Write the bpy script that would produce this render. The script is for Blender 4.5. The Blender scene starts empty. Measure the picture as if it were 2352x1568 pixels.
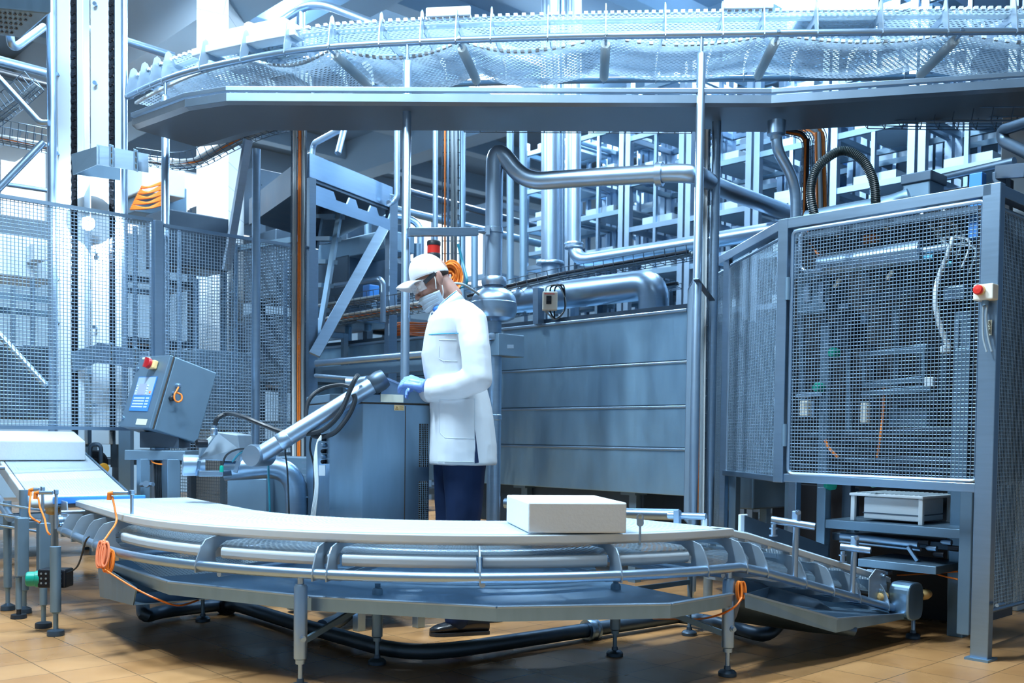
import bpy, math, random
from mathutils import Vector as V, Matrix
from mathutils.bvhtree import BVHTree
random.seed(7)
C = bpy.context.scene.collection
# ---------------------------------------------------------------- camera
FPX, PX0 = 2300.0, 1176.0
SHIFT = 0.1273
PY0 = 784 + 2352*SHIFT
TILT, ROLL = math.radians(2.0), 0.012
CAM = V((0, 0, .93))
_f = V((0, math.cos(TILT), -math.sin(TILT))); _u0 = V((0, math.sin(TILT), math.cos(TILT))); _r0 = V((1, 0, 0))
_r = _r0*math.cos(ROLL) + _u0*math.sin(ROLL); _u = _u0*math.cos(ROLL) - _r0*math.sin(ROLL)
def ray(x, y): return _f + _r*((x-PX0)/FPX) + _u*((PY0-y)/FPX)
def P(x, y, D):
    d = ray(x, y); return CAM + d*(D/d.y)
def PZ(x, y, z):
    d = ray(x, y); return CAM + d*((z-CAM.z)/d.z)
def PP(x, y, p0, dv):
    d = ray(x, y); n = V((dv.y, -dv.x, 0)); return CAM + d*(n.dot(p0-CAM)/n.dot(d))
def zat(x, y, D): return P(x, y, D).z
Z = V((0, 0, 1))
BA = math.radians(43)
BV = V((math.cos(BA), math.sin(BA), 0)); BU = V((-math.sin(BA), math.cos(BA), 0))   # the building's two axes
# ---------------------------------------------------------------- mesh builder
def frames(pts, closed=False):
    n = len(pts); T = []
    for i in range(n):
        a = pts[i-1] if (i or closed) else pts[i]; b = pts[(i+1) % n] if (i < n-1 or closed) else pts[i]
        t = b-a
        T.append(t.normalized() if t.length > 1e-9 else (T[-1] if T else V((0, 0, 1))))
    t = T[0]; up = Z if abs(t.z) < .9 else V((1, 0, 0))
    N = [(up - t*up.dot(t)).normalized()]
    for i in range(1, n):
        m = N[-1] - T[i]*N[-1].dot(T[i])
        N.append(m.normalized() if m.length > 1e-6 else N[-1])
    return T, N
def fil(pts, r, k=5):
    """round the corners of a polyline"""
    pts = [V(p) for p in pts]; out = [pts[0]]
    for i in range(1, len(pts)-1):
        p = pts[i]; a = pts[i-1]-p; b = pts[i+1]-p
        d = min(r, a.length*.49, b.length*.49)
        pa = p+a.normalized()*d; pb = p+b.normalized()*d
        for j in range(k+1):
            t = j/k; out.append(pa*(1-t)**2 + p*2*t*(1-t) + pb*t*t)
    out.append(pts[-1]); return out
def smooth(pts, k=6, closed=False):
    """Catmull-Rom through the points"""
    pts = [V(p) for p in pts]; n = len(pts); out = []
    g = (lambda i: pts[i % n]) if closed else (lambda i: pts[max(0, min(n-1, i))])
    for i in range(n if closed else n-1):
        a, b, c, d = g(i-1), g(i), g(i+1), g(i+2)
        for j in range(k):
            t = j/k
            out.append(.5*((2*b) + (c-a)*t + (2*a-5*b+4*c-d)*t*t + (3*b-a-3*c+d)*t**3))
    if not closed: out.append(pts[-1])
    return out
class MB:
    def __init__(s): s.v = []; s.f = []; s.s = []; s.u = []
    def add(s, vs, fs, sm=False, uv=None):
        b = len(s.v); s.v += [tuple(v) for v in vs]
        for i, f in enumerate(fs):
            s.f.append([b+k for k in f]); s.s.append(sm); s.u.append(uv[i] if uv else None)
        return s
    def hexa(s, o, a, b, c):
        vs = [o, o+a, o+a+b, o+b, o+c, o+a+c, o+a+b+c, o+b+c]
        fs = [(0, 3, 2, 1), (4, 5, 6, 7), (0, 1, 5, 4), (1, 2, 6, 5), (2, 3, 7, 6), (3, 0, 4, 7)]
        if a.cross(b).dot(c) < 0: fs = [f[::-1] for f in fs]
        return s.add(vs, fs)
    def box(s, c, sz, X=V((1, 0, 0)), Y=V((0, 1, 0)), Zv=Z):
        c = V(c); a, b, d = X*sz[0], Y*sz[1], Zv*sz[2]
        return s.hexa(c-(a+b+d)/2, a, b, d)
    def bbox(s, c, sz): return s.box(c, sz, BV, BU)      # aligned with the building
    def bar(s, p, q, w, h=None, up=Z):
        p, q = V(p), V(q); h = h or w; t = (q-p).normalized()
        if abs(t.dot(up)) > .98: up = BU
        x = t.cross(up).normalized(); y = x.cross(t).normalized()
        return s.hexa(p-x*w/2-y*h/2, x*w, y*h, q-p)
    def tube(s, pts, r, n=10, cap=True, closed=False):
        pts = [V(p) for p in pts]; T, N = frames(pts, closed); vs = []; m = len(pts)
        for i, p in enumerate(pts):
            B = T[i].cross(N[i]); rr = r[i] if isinstance(r, (list, tuple)) else r
            for j in range(n):
                a = 2*math.pi*j/n; vs.append(p + N[i]*math.cos(a)*rr + B*math.sin(a)*rr)
        fs = []
        for i in range(m if closed else m-1):
            i2 = (i+1) % m
            for j in range(n): fs.append((i*n+j, i2*n+j, i2*n+(j+1) % n, i*n+(j+1) % n)[::-1])
        s.add(vs, fs, True)
        if cap and not closed:
            s.add(vs[:n], [tuple(range(n))]); s.add(vs[-n:], [tuple(range(n-1, -1, -1))])
        return s
    def cyl(s, p, q, r, n=20): return s.tube([p, q], r, n)
    def lathe(s, o, ax, prof, n=28):
        o = V(o); ax = V(ax).normalized(); x = ax.orthogonal().normalized(); y = ax.cross(x); vs = []
        for r, h in prof:
            for j in range(n):
                a = 2*math.pi*j/n; vs.append(o + ax*h + (x*math.cos(a)+y*math.sin(a))*max(r, 1e-4))
        fs = [(i*n+j, i*n+(j+1) % n, (i+1)*n+(j+1) % n, (i+1)*n+j) for i in range(len(prof)-1) for j in range(n)]
        return s.add(vs, fs, True)
    def prism(s, poly, vec):
        n = len(poly); poly = [V(p) for p in poly]
        vs = poly+[p+vec for p in poly]
        return s.add(vs, [tuple(range(n))[::-1], tuple(range(n, 2*n))]+[(i, (i+1) % n, n+(i+1) % n, n+i) for i in range(n)])
    def plate(s, poly, th):
        poly = [V(p) for p in poly]; n = (poly[1]-poly[0]).cross(poly[2]-poly[0]).normalized()
        return s.prism([p-n*th/2 for p in poly], n*th)
    def sweep(s, path, prof, zoff=None, sm=False):
        """path: points; prof: closed outline of (lateral, height); lateral is to the right of travel"""
        m = len(prof); vs = []
        for i, p in enumerate(path):
            a = path[max(0, i-1)]; b = path[min(len(path)-1, i+1)]
            t = b-a; t.z = 0; t.normalize(); L = t.cross(Z)
            if 0 < i < len(path)-1:
                t1 = path[i]-a; t1.z = 0; t1.normalize(); k = 1/max(.5, t1.dot(t))
            else: k = 1
            for (l, h) in prof: vs.append(p + L*l*k + Z*h)
        n = len(path)
        fs = [(i*m+j, i*m+(j+1) % m, (i+1)*m+(j+1) % m, (i+1)*m+j) for i in range(n-1) for j in range(m)]
        s.add(vs, fs, sm)
        s.add(vs[:m], [tuple(range(m))[::-1]]); s.add(vs[-m:], [tuple(range(m))])
        return s
    def strip(s, A, B, k=1):
        """ruled surface between two polylines, UV in metres"""
        d = 0; u = [0]
        for i in range(1, len(A)): u.append(u[-1]+((A[i]-A[i-1]).length+(B[i]-B[i-1]).length)/2)
        vs = list(A)+list(B); n = len(A); w = (B[0]-A[0]).length
        fs = [(i, n+i, n+i+1, i+1) for i in range(n-1)]
        uv = [[(u[i], 0), (u[i], w), (u[i+1], w), (u[i+1], 0)] for i in range(n-1)]
        return s.add(vs, fs, True, uv)
    def ell(s, c, rx, ry, rz, n=18, m=12, X=V((1, 0, 0)), Y=V((0, 1, 0)), Zv=Z):
        c = V(c); vs = []
        for i in range(m+1):
            a = math.pi*i/m - math.pi/2
            for j in range(n):
                b = 2*math.pi*j/n
                vs.append(c + X*(rx*math.cos(a)*math.cos(b)) + Y*(ry*math.cos(a)*math.sin(b)) + Zv*(rz*math.sin(a)))
        fs = [(i*n+j, i*n+(j+1) % n, (i+1)*n+(j+1) % n, (i+1)*n+j) for i in range(m) for j in range(n)]
        return s.add(vs, fs, True)
    def wires(s, a0, b0, a1, b1, nx, ny, r, nrm):
        """woven wire panel: corners a0-b0 (bottom), a1-b1 (top)"""
        nrm = nrm*r*.7
        def w(p, q, off):
            t = (q-p).normalized(); x = t.cross(nrm).normalized()*r; y = nrm.normalized()*r
            vs = []
            for e in (p+off, q+off): vs += [e+x, e+y, e-x, e-y]
            s.add(vs, [(0, 1, 5, 4), (1, 2, 6, 5), (2, 3, 7, 6), (3, 0, 4, 7)], True)
        for i in range(1, nx):
            t = i/nx; w(a0.lerp(b0, t), a1.lerp(b1, t), nrm)
        for j in range(1, ny):
            t = j/ny; w(a0.lerp(a1, t), b0.lerp(b1, t), -nrm)
        return s
# ---------------------------------------------------------------- objects
WL = {}
def rawmesh(name, mb, off):
    me = bpy.data.meshes.new(name)
    me.from_pydata([(v[0]-off.x, v[1]-off.y, v[2]-off.z) for v in mb.v], [], mb.f)
    me.polygons.foreach_set('use_smooth', mb.s)
    if any(mb.u):
        uvl = me.uv_layers.new(name='UVMap')
        for p, u in zip(me.polygons, mb.u):
            if u:
                for li, c in zip(p.loop_indices, u): uvl.data[li].uv = c
    me.update()
    if any(mb.s): me.set_sharp_from_angle(angle=math.radians(38))
    return me
def thing(name, label, cat, loc, group=None):
    o = bpy.data.objects.new(name, None); C.objects.link(o); o.location = V(loc); o.empty_display_size = .1
    o['label'] = label; o['category'] = cat
    if group: o['group'] = group
    WL[o.name] = V(loc); return o
def part(name, mb, m, par, bev=0, label=None, kind=None):
    off = WL[par.name] if par else V((0, 0, 0))
    o = bpy.data.objects.new(name, rawmesh(name, mb, off)); C.objects.link(o)
    o.data.materials.append(m)
    if par: o.parent = par
    WL[o.name] = off
    if bev:
        b = o.modifiers.new('edge', 'BEVEL'); b.width = bev; b.segments = 2; b.limit_method = 'ANGLE'
    if label: o['label'] = label
    if kind: o['kind'] = kind
    return o
def solo(name, mb, m, label, cat, group=None, bev=0, kind=None):
    xs = [v[0] for v in mb.v]; ys = [v[1] for v in mb.v]; zs = [v[2] for v in mb.v]
    off = V(((min(xs)+max(xs))/2, (min(ys)+max(ys))/2, min(zs)))
    o = bpy.data.objects.new(name, rawmesh(name, mb, off)); C.objects.link(o); o.location = off
    o.data.materials.append(m); WL[o.name] = off
    if bev:
        b = o.modifiers.new('edge', 'BEVEL'); b.width = bev; b.segments = 2; b.limit_method = 'ANGLE'
    if label: o['label'] = label
    if cat: o['category'] = cat
    if group: o['group'] = group
    if kind: o['kind'] = kind
    return o
def struct(name, mb, m): return solo(name, mb, m, None, None, kind='structure')
def dup(root, delta, label=None, rot=0, group=None):
    r = root.copy(); C.objects.link(r); r.location = root.location+V(delta); r.rotation_euler.z += rot
    if label: r['label'] = label
    if group: r['group'] = group
    WL[r.name] = V(r.location)
    for ch in list(root.children):
        c = ch.copy(); C.objects.link(c); c.parent = r
        for g in list(ch.children):
            d = g.copy(); C.objects.link(d); d.parent = c
    return r
def text(s, size, m, par, name, o, X, Yv, ext=.0006, al='CENTER'):
    cu = bpy.data.curves.new(name, 'FONT'); cu.body = s; cu.size = size; cu.extrude = ext; cu.align_x = al; cu.align_y = 'CENTER'
    ob = bpy.data.objects.new(name, cu); C.objects.link(ob); cu.materials.append(m)
    X = X.normalized(); Yv = (Yv-X*Yv.dot(X)).normalized(); N = X.cross(Yv)
    M = Matrix((X, Yv, N)).transposed().to_4x4(); M.translation = o-(WL[par.name] if par else V((0, 0, 0)))
    bpy.context.view_layer.update(); me = bpy.data.meshes.new_from_object(ob.evaluated_get(bpy.context.evaluated_depsgraph_get())); bpy.data.objects.remove(ob)
    ob = bpy.data.objects.new(name, me); C.objects.link(ob)
    ob.parent = par; ob.matrix_local = M; WL[ob.name] = V((0, 0, 0)); return ob
# ---------------------------------------------------------------- materials
def nmat(name):
    m = bpy.data.materials.new(name); m.use_nodes = True; nt = m.node_tree
    return m, nt, nt.nodes['Principled BSDF']
def mat(name, col, rough=.5, metal=0, var=.12, scale=6, stretch=(1, 1, 1), bump=0, spec=.5, coat=0, bscale=None, bdist=.01):
    m, nt, b = nmat(name); N = nt.nodes.new; L = nt.links.new
    tc = N('ShaderNodeTexCoord'); mp = N('ShaderNodeMapping'); mp.inputs['Scale'].default_value = stretch
    L(tc.outputs['Object'], mp.inputs[0])
    no = N('ShaderNodeTexNoise'); no.inputs['Scale'].default_value = scale; no.inputs['Detail'].default_value = 4
    L(mp.outputs[0], no.inputs['Vector'])
    cr = N('ShaderNodeMix'); cr.data_type = 'RGBA'
    cr.inputs[6].default_value = (*[c*(1-var) for c in col], 1); cr.inputs[7].default_value = (*[min(1, c*(1+var)) for c in col], 1)
    L(no.outputs['Fac'], cr.inputs[0]); L(cr.outputs[2], b.inputs['Base Color'])
    mr = N('ShaderNodeMapRange'); mr.inputs[3].default_value = max(.02, rough*(1-var)); mr.inputs[4].default_value = min(1, rough*(1+var))
    L(no.outputs['Fac'], mr.inputs[0]); L(mr.outputs[0], b.inputs['Roughness'])
    b.inputs['Metallic'].default_value = metal; b.inputs['Specular IOR Level'].default_value = spec
    if coat: b.inputs['Coat Weight'].default_value = coat
    if bump:
        n2 = no
        if bscale:
            n2 = N('ShaderNodeTexNoise'); n2.inputs['Scale'].default_value = bscale; n2.inputs['Detail'].default_value = 3
            L(mp.outputs[0], n2.inputs['Vector'])
        bp = N('ShaderNodeBump'); bp.inputs['Strength'].default_value = bump; bp.inputs['Distance'].default_value = bdist
        L(n2.outputs['Fac'], bp.inputs['Height']); L(bp.outputs[0], b.inputs['Normal'])
    return m
def belt(name, col, pu, pv, mort, alpha=True, trl=.35):
    """white modular belt: links (mortar of a brick pattern in UV metres) around open holes"""
    m, nt, b = nmat(name); N = nt.nodes.new; L = nt.links.new
    uv = N('ShaderNodeUVMap'); br = N('ShaderNodeTexBrick')
    L(uv.outputs[0], br.inputs['Vector']); br.inputs['Scale'].default_value = 1.0
    br.inputs['Brick Width'].default_value = pu; br.inputs['Row Height'].default_value = pv
    br.inputs['Mortar Size'].default_value = mort; br.inputs['Mortar Smooth'].default_value = .15
    b.inputs['Base Color'].default_value = (*col, 1); b.inputs['Roughness'].default_value = .45
    bp = N('ShaderNodeBump'); bp.inputs['Strength'].default_value = .5; bp.inputs['Distance'].default_value = .004
    L(br.outputs['Fac'], bp.inputs['Height']); L(bp.outputs[0], b.inputs['Normal'])
    if alpha:
        tr = N('ShaderNodeBsdfTransparent'); mx = N('ShaderNodeMixShader')
        gt = N('ShaderNodeMath'); gt.operation = 'GREATER_THAN'; gt.inputs[1].default_value = .5
        L(br.outputs['Fac'], gt.inputs[0]); L(gt.outputs[0], mx.inputs[0])
        tl = N('ShaderNodeBsdfTranslucent'); tl.inputs[0].default_value = (*col, 1); m2 = N('ShaderNodeMixShader'); m2.inputs[0].default_value = trl
        L(b.outputs[0], m2.inputs[1]); L(tl.outputs[0], m2.inputs[2])
        L(tr.outputs[0], mx.inputs[1]); L(m2.outputs[0], mx.inputs[2])
        L(mx.outputs[0], nt.nodes['Material Output'].inputs[0])
    else:
        mi = N('ShaderNodeMix'); mi.data_type = 'RGBA'
        mi.inputs[6].default_value = (*[c*.82 for c in col], 1); mi.inputs[7].default_value = (*col, 1)
        L(br.outputs['Fac'], mi.inputs[0]); L(mi.outputs[2], b.inputs['Base Color'])
    return m
def emit(name, col, s):
    m = bpy.data.materials.new(name); m.use_nodes = True; nt = m.node_tree; nt.nodes.remove(nt.nodes['Principled BSDF'])
    e = nt.nodes.new('ShaderNodeEmission'); e.inputs[0].default_value = (*col, 1); e.inputs[1].default_value = s
    nt.links.new(e.outputs[0], nt.nodes['Material Output'].inputs[0]); return m
STEEL = mat('brushed stainless steel', (.30, .44, .60), .34, .95, .10, 5, (1, 1, 14))
STEELH = mat('stainless steel sheet', (.26, .42, .58), .38, .9, .16, 3, (6, 6, 1), .05)
STEELP = mat('polished steel tube', (.36, .51, .68), .36, .92, .08, 8)
WIRE = mat('woven steel wire', (.28, .42, .57), .5, .7, .1, 8)
STEELM = mat('matt steel plate', (.20, .33, .46), .45, .7, .08, 9)
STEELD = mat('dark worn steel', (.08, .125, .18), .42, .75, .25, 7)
STEELT = mat('stained tank steel', (.33, .55, .80), .38, .85, .38, 2.6, (1.6, 1.6, .5), .8, .5, 0, 2.0, .05)
PAN = mat('dull underside steel', (.16, .205, .255), .45, .7, .1, 14)
IRON = mat('black iron chain', (.02, .025, .035), .4, .7, .3, 20)
RUBBER = mat('black rubber', (.012, .02, .03), .45, 0, .3, 30)
RIBBED = mat('black ribbed hose', (.008, .02, .025), .38, 0, .2, 30)
WHITE = mat('white plastic', (.70, .85, .98), .4, 0, .03, 8)
WHITEG = mat('white painted beam', (.66, .82, .96), .35, 0, .04, 3, (1, 1, .3))
CHEESE = mat('white cheese', (.74, .86, .96), .65, 0, .04, 40, (1, 1, 1), .12, .3, 0, 90)
BELT = belt('white belt top', (.70, .86, 1.0), .026, .014, .0060, True, .3)
BELTP = belt('perforated return belt', (.70, .87, 1.0), .026, .016, .0055, True, .4)
BELTM = belt('overhead return belt', (.56, .76, .95), .030, .022, .0072, True, .26)
ORANGE = mat('orange cable', (.85, .23, .03), .5, 0, .2, 30)
SALMON = mat('salmon cable coil', (.90, .27, .13), .5, 0, .15, 30)
BRK = mat('satin bracket steel', (.36, .48, .60), .42, .6, .06, 9)
def soft_plastic(name, col):
    m, nt, b = nmat(name); N = nt.nodes.new; L = nt.links.new
    b.inputs['Base Color'].default_value = (*col, 1); b.inputs['Roughness'].default_value = .45
    tl = N('ShaderNodeBsdfTranslucent'); tl.inputs[0].default_value = (*col, 1); mx = N('ShaderNodeMixShader'); mx.inputs[0].default_value = .5
    no = N('ShaderNodeTexNoise'); no.inputs['Scale'].default_value = 9; mr = N('ShaderNodeMapRange'); mr.inputs[3].default_value = .38; mr.inputs[4].default_value = .5
    L(no.outputs['Fac'], mr.inputs[0]); L(mr.outputs[0], b.inputs['Roughness'])
    L(b.outputs[0], mx.inputs[1]); L(tl.outputs[0], mx.inputs[2]); L(mx.outputs[0], nt.nodes['Material Output'].inputs[0]); return m
WHITEB = soft_plastic('milky white plastic', (.80, .93, 1.0))
TEAL = mat('teal air tube', (.02, .22, .33), .4)
GREY = mat('grey cable', (.30, .40, .48), .5)
CABLEW = mat('white cable', (.72, .83, .92), .45)
BLUE = mat('blue plastic', (.05, .27, .80), .4)
GREENP = mat('green plastic knob', (.0, .32, .24), .35)
RED = mat('red plastic', (.72, .035, .025), .35)
REDD = mat('dark red plastic', (.42, .02, .03), .35)
YEL = mat('yellowish plastic', (.85, .62, .28), .4, 0, .2, 25)
YELP = mat('amber plastic', (.80, .42, .05), .4)
CREAM = mat('cream plastic box', (.82, .85, .78), .4, 0, .04)
LABELM = mat('pale label', (.72, .80, .70), .6, 0, .03)
LABELY = mat('cream warning label', (.80, .62, .33), .6, 0, .03)
INK = mat('dark print', (.06, .05, .04), .6)
BRASS = mat('dark lens', (.01, .015, .02), .15)
# ================================================================ room
def floor_mat():
    m, nt, b = nmat('orange brown floor tiles'); N = nt.nodes.new; L = nt.links.new
    tc = N('ShaderNodeTexCoord'); mp = N('ShaderNodeMapping'); mp.inputs['Rotation'].default_value = (0, 0, -BA)
    L(tc.outputs['Object'], mp.inputs[0])
    br = N('ShaderNodeTexBrick'); br.inputs['Scale'].default_value = 1; br.inputs['Brick Width'].default_value = .24
    br.inputs['Row Height'].default_value = .24; br.inputs['Mortar Size'].default_value = .0026; br.inputs['Mortar Smooth'].default_value = .2
    br.offset = .0; br.inputs['Bias'].default_value = -.1
    br.inputs['Color1'].default_value = (.50, .275, .115, 1); br.inputs['Color2'].default_value = (.44, .225, .085, 1); br.inputs['Mortar'].default_value = (.20, .115, .05, 1)
    L(mp.outputs[0], br.inputs['Vector'])
    no = N('ShaderNodeTexNoise'); no.inputs['Scale'].default_value = 3.1; no.inputs['Detail'].default_value = 6; L(mp.outputs[0], no.inputs['Vector'])
    mi = N('ShaderNodeMix'); mi.data_type = 'RGBA'; mi.blend_type = 'MULTIPLY'; mi.inputs[0].default_value = .55
    cr = N('ShaderNodeValToRGB'); cr.color_ramp.elements[0].position = .3; cr.color_ramp.elements[0].color = (.62, .56, .5, 1); cr.color_ramp.elements[1].position = .65
    L(no.outputs['Fac'], cr.inputs[0]); L(br.outputs['Color'], mi.inputs[6]); L(cr.outputs[0], mi.inputs[7]); L(mi.outputs[2], b.inputs['Base Color'])
    rr = N('ShaderNodeMapRange'); rr.inputs[1].default_value = .35; rr.inputs[2].default_value = .65; rr.inputs[3].default_value = .20; rr.inputs[4].default_value = .48
    n2 = N('ShaderNodeTexNoise'); n2.inputs['Scale'].default_value = 1.7; n2.inputs['Detail'].default_value = 3; L(mp.outputs[0], n2.inputs['Vector'])
    L(n2.outputs['Fac'], rr.inputs[0]); L(rr.outputs[0], b.inputs['Roughness'])
    bp = N('ShaderNodeBump'); bp.inputs['Strength'].default_value = .35; bp.inputs['Distance'].default_value = .003; bp.invert = True
    L(br.outputs['Fac'], bp.inputs['Height']); L(bp.outputs[0], b.inputs['Normal'])
    return m
CONC = mat('pale painted concrete', (.40, .58, .76), .8, 0, .06, 1.5)
CEILM = mat('blue grey painted ceiling', (.20, .32, .45), .85, 0, .06, .8)
BEAMM = mat('pale blue ceiling beam', (.36, .54, .72), .8, 0, .05, .8)
WHITEW = mat('white painted wall', (.62, .78, .92), .8, 0, .05, 1)
def block_mat():
    m, nt, b = nmat('white block masonry'); N = nt.nodes.new; L = nt.links.new
    tc = N('ShaderNodeTexCoord'); mp = N('ShaderNodeMapping'); mp.inputs['Rotation'].default_value = (math.pi/2, 0, -.2); L(tc.outputs['Object'], mp.inputs[0])
    br = N('ShaderNodeTexBrick'); br.inputs['Scale'].default_value = 1; br.inputs['Brick Width'].default_value = .40; br.inputs['Row Height'].default_value = .20
    br.inputs['Mortar Size'].default_value = .004
    br.inputs['Color1'].default_value = (.74, .86, .95, 1); br.inputs['Color2'].default_value = (.68, .81, .92, 1); br.inputs['Mortar'].default_value = (.42, .56, .70, 1)
    L(mp.outputs[0], br.inputs['Vector']); L(br.outputs['Color'], b.inputs['Base Color']); b.inputs['Roughness'].default_value = .7
    return m
BLOCKM = block_mat()
CEIL = 5.6
def bpt(u, v, z): return V((BU.x*u+BV.x*v, BU.y*u+BV.y*v, z))
UF, VF, UN, VN = 15.0, 13.5, -7.0, -7.5      # hall extents along the building's axes
m = MB(); m.hexa(bpt(UN, VN, -.1), BU*(UF-UN), BV*(VF-VN), Z*.1); o = struct('floor', m, floor_mat())
m = MB(); m.hexa(bpt(UN, VN, CEIL), BU*(UF-UN), BV*(VF-VN), Z*.15); struct('ceiling', m, CEILM)
# wall on the left far side has a run of high windows
wa, wb = 3.9, 5.0
m = MB()
m.hexa(bpt(UF, VN, 0), BU*.2, BV*(VF-VN), Z*wa); m.hexa(bpt(UF, VN, wb), BU*.2, BV*(VF-VN), Z*(CEIL-wb))
nw = 9; step = (VF-VN)/nw
for i in range(nw+1): m.hexa(bpt(UF, VN+i*step-(.2 if i else 0), wa), BU*.2, BV*.3, Z*(wb-wa))
struct('wall_far_left', m, CONC)
SKYE = emit('daylight behind frosted pane', (.80, .92, 1.0), 1.5)
for i in range(nw):
    m = MB(); m.hexa(bpt(UF+.1, VN+i*step+.1, wa), BU*.03, BV*(step-.3), Z*(wb-wa))
    w = struct('window_%d' % (i+1), m, SKYE)
    f = MB()
    for t in (0, .33, .66, 1): f.bar(bpt(UF+.06, VN+i*step+.12+t*(step-.34), wa), bpt(UF+.06, VN+i*step+.12+t*(step-.34), wb), .06, .06)
    part('window_frame', f, WHITEW, w) if False else None
    WL[w.name] = V(w.location); part('window_frame', f, WHITEW, w)
m = MB(); m.hexa(bpt(UN, VF, 0), BU*(UF-UN), BV*.2, Z*CEIL); struct('wall_far_right', m, CONC)
m = MB(); m.hexa(bpt(3.0, VN-.2, 0), BU*(UF-3.0), BV*.2, Z*CEIL); struct('wall_left', m, WHITEW)
# ceiling beams: deep girders along u, slimmer ribs along v
for i, v in enumerate((-5.2, -1.6, 2.0, 5.6, 9.2)):
    m = MB(); m.hexa(bpt(UN, v-.18, CEIL-.55), BU*(UF-UN), BV*.36, Z*.56); struct('beam_%d' % (i+1), m, BEAMM)
for i in range(10):
    u = -2+i*1.75
    m = MB(); m.hexa(bpt(u-.1, VN, CEIL-.28), BU*.2, BV*(VF-VN), Z*.29); struct('beam_%d' % (i+6), m, BEAMM)
# deep white girder crossing the upper left
g0 = PZ(520, 0, 4.6)
m = MB(); m.hexa(g0-BU*2.2, BU*9, BV*.35, Z*(CEIL-4.6)); struct('beam_16', m, WHITEW)
# white block pillar behind the fence
c = P(487, 993, 8.6)
m = MB(); m.box((c.x, c.y+.25, CEIL/2), (.27, .5, CEIL)); m.box((c.x, c.y+.25, 3.55), (.35, .56, .12)); struct('pillar_block', m, BLOCKM)
# ================================================================ curved belt conveyor in front
C0 = V((-.25, 5.43, 0)); A0, A1 = math.radians(214.4), math.radians(308)
TL = V((-math.sin(A0), math.cos(A0), 0))*-1; TR = V((-math.sin(A1), math.cos(A1), 0))
LS, RS, SL = .95, 1.22, .25
def er(a): return V((math.cos(a), math.sin(a), 0))
def cpath(r, z, l0=LS, r1=RS, n=40, a0=A0, a1=A1, drop=True, flat=.05):
    """left straight, arc, right falling straight, at radius r and height z"""
    pts = []
    if l0 is not None:
        for k in range(6): pts.append(C0+er(A0)*r+TL*(l0*(1-k/6))+Z*z)
    for k in range(n+1): pts.append(C0+er(a0+(a1-a0)*k/n)*r+Z*z)
    if r1 is not None:
        for k in range(1, 9):
            s = r1*k/8; pts.append(C0+er(A1)*r+TR*s+Z*(z-(max(0, s-flat)*SL if drop else 0)))
    return pts
def ang(x, y, z):
    p = PZ(x, y, z)-C0; return math.atan2(p.y, p.x) % (2*math.pi)
def frame_at(kind, val):
    """origin on the centre line of the arc, outward vector, travel vector, drop"""
    if kind == 'a': return C0, er(val), V((-math.sin(val), math.cos(val), 0)), 0
    if kind == 'l': return C0+TL*val, er(A0), -TL, 0
    return C0+TR*val, er(A1), TR, -max(0, val-.05)*SL
RI, RO, RR = 1.22, 1.79, 1.875
ZB = .575
conv = thing('curved_belt_conveyor', 'low curved white belt conveyor on round steel rails and adjustable legs in the front', 'conveyor', (-.25, 3.7, 0))
m = MB(); m.strip(cpath(RO, ZB), cpath(RI, ZB))
part('belt_top', m, BELT, conv)
m = MB(); m.sweep(cpath(RO, 0, r1=.06), [(0.006, ZB-.004), (.006, ZB-.034), (-.02, ZB-.045), (-.10, ZB-.045), (-.10, ZB-.004)], sm=False)
part('outer_edge_guide', m, WHITE, conv, .004)
m = MB(); m.sweep([p+TR*0 for p in cpath(RO, 0, l0=None, n=1, a0=A1-.02, r1=RS)], [(.004, ZB-.004), (.004, ZB-.03), (-.04, ZB-.03), (-.04, ZB-.004)])
part('outer_edge_guide', m, WHITE, conv, .003)
m = MB(); m.sweep(cpath(RI, 0), [(.05, ZB-.004), (.05, ZB-.04), (-.006, ZB-.04), (-.006, ZB-.004)]); part('inner_edge_guide', m, WHITE, conv, .003)
m = MB()
for k in range(3): m.sweep(cpath(RI+.14+.14*k, 0), [(.015, ZB-.005), (.015, ZB-.03), (-.015, ZB-.03), (-.015, ZB-.005)])
part('wear_strip', m, WHITE, conv)
ZR = .487
m = MB(); m.strip(cpath(RO-.01, ZR, l0=.85), cpath(RI, ZR, l0=.85)); part('return_belt', m, BELTP, conv)
# brackets: (kind, value)
bx = [(468, 1297), (722, 1318), (752, 1320), (1103, 1330), (1436, 1325)]
BR = [('l', .80), ('l', .54), ('l', .28), ('l', .08)] + [('a', ang(x, y, .425)) for x, y in bx] + [('a', A1-.10), ('r', .03), ('r', .16), ('r', .42), ('r', .62), ('r', .82), ('r', 1.05)]
def bracket_poly(o, e, dz):
    pr = [(RR-.03, .40), (RR+.02, .40), (RR+.022, .425), (RR+.015, .45), (RR-.01, .50), (RR-.03, .522), (RR-.07, .532), (RI-.03, .532), (RI-.03, .513), (RO-.055, .510),
          (RO-.02, .495), (RO+.005, .47), (RO+.003, .44), (RO-.02, .415), (RO-.06, .408), (RI-.03, .408), (RI-.05, .39), (RO-.03, .385)]
    return [o+e*r+Z*(z+dz) for r, z in pr]
for k, v in BR:
    o, e, t, dz = frame_at(k, v)
    m = MB(); m.prism([p-t*.003 for p in bracket_poly(o, e, dz)], t*.006); part('bracket', m, BRK, conv, .0015)
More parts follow.
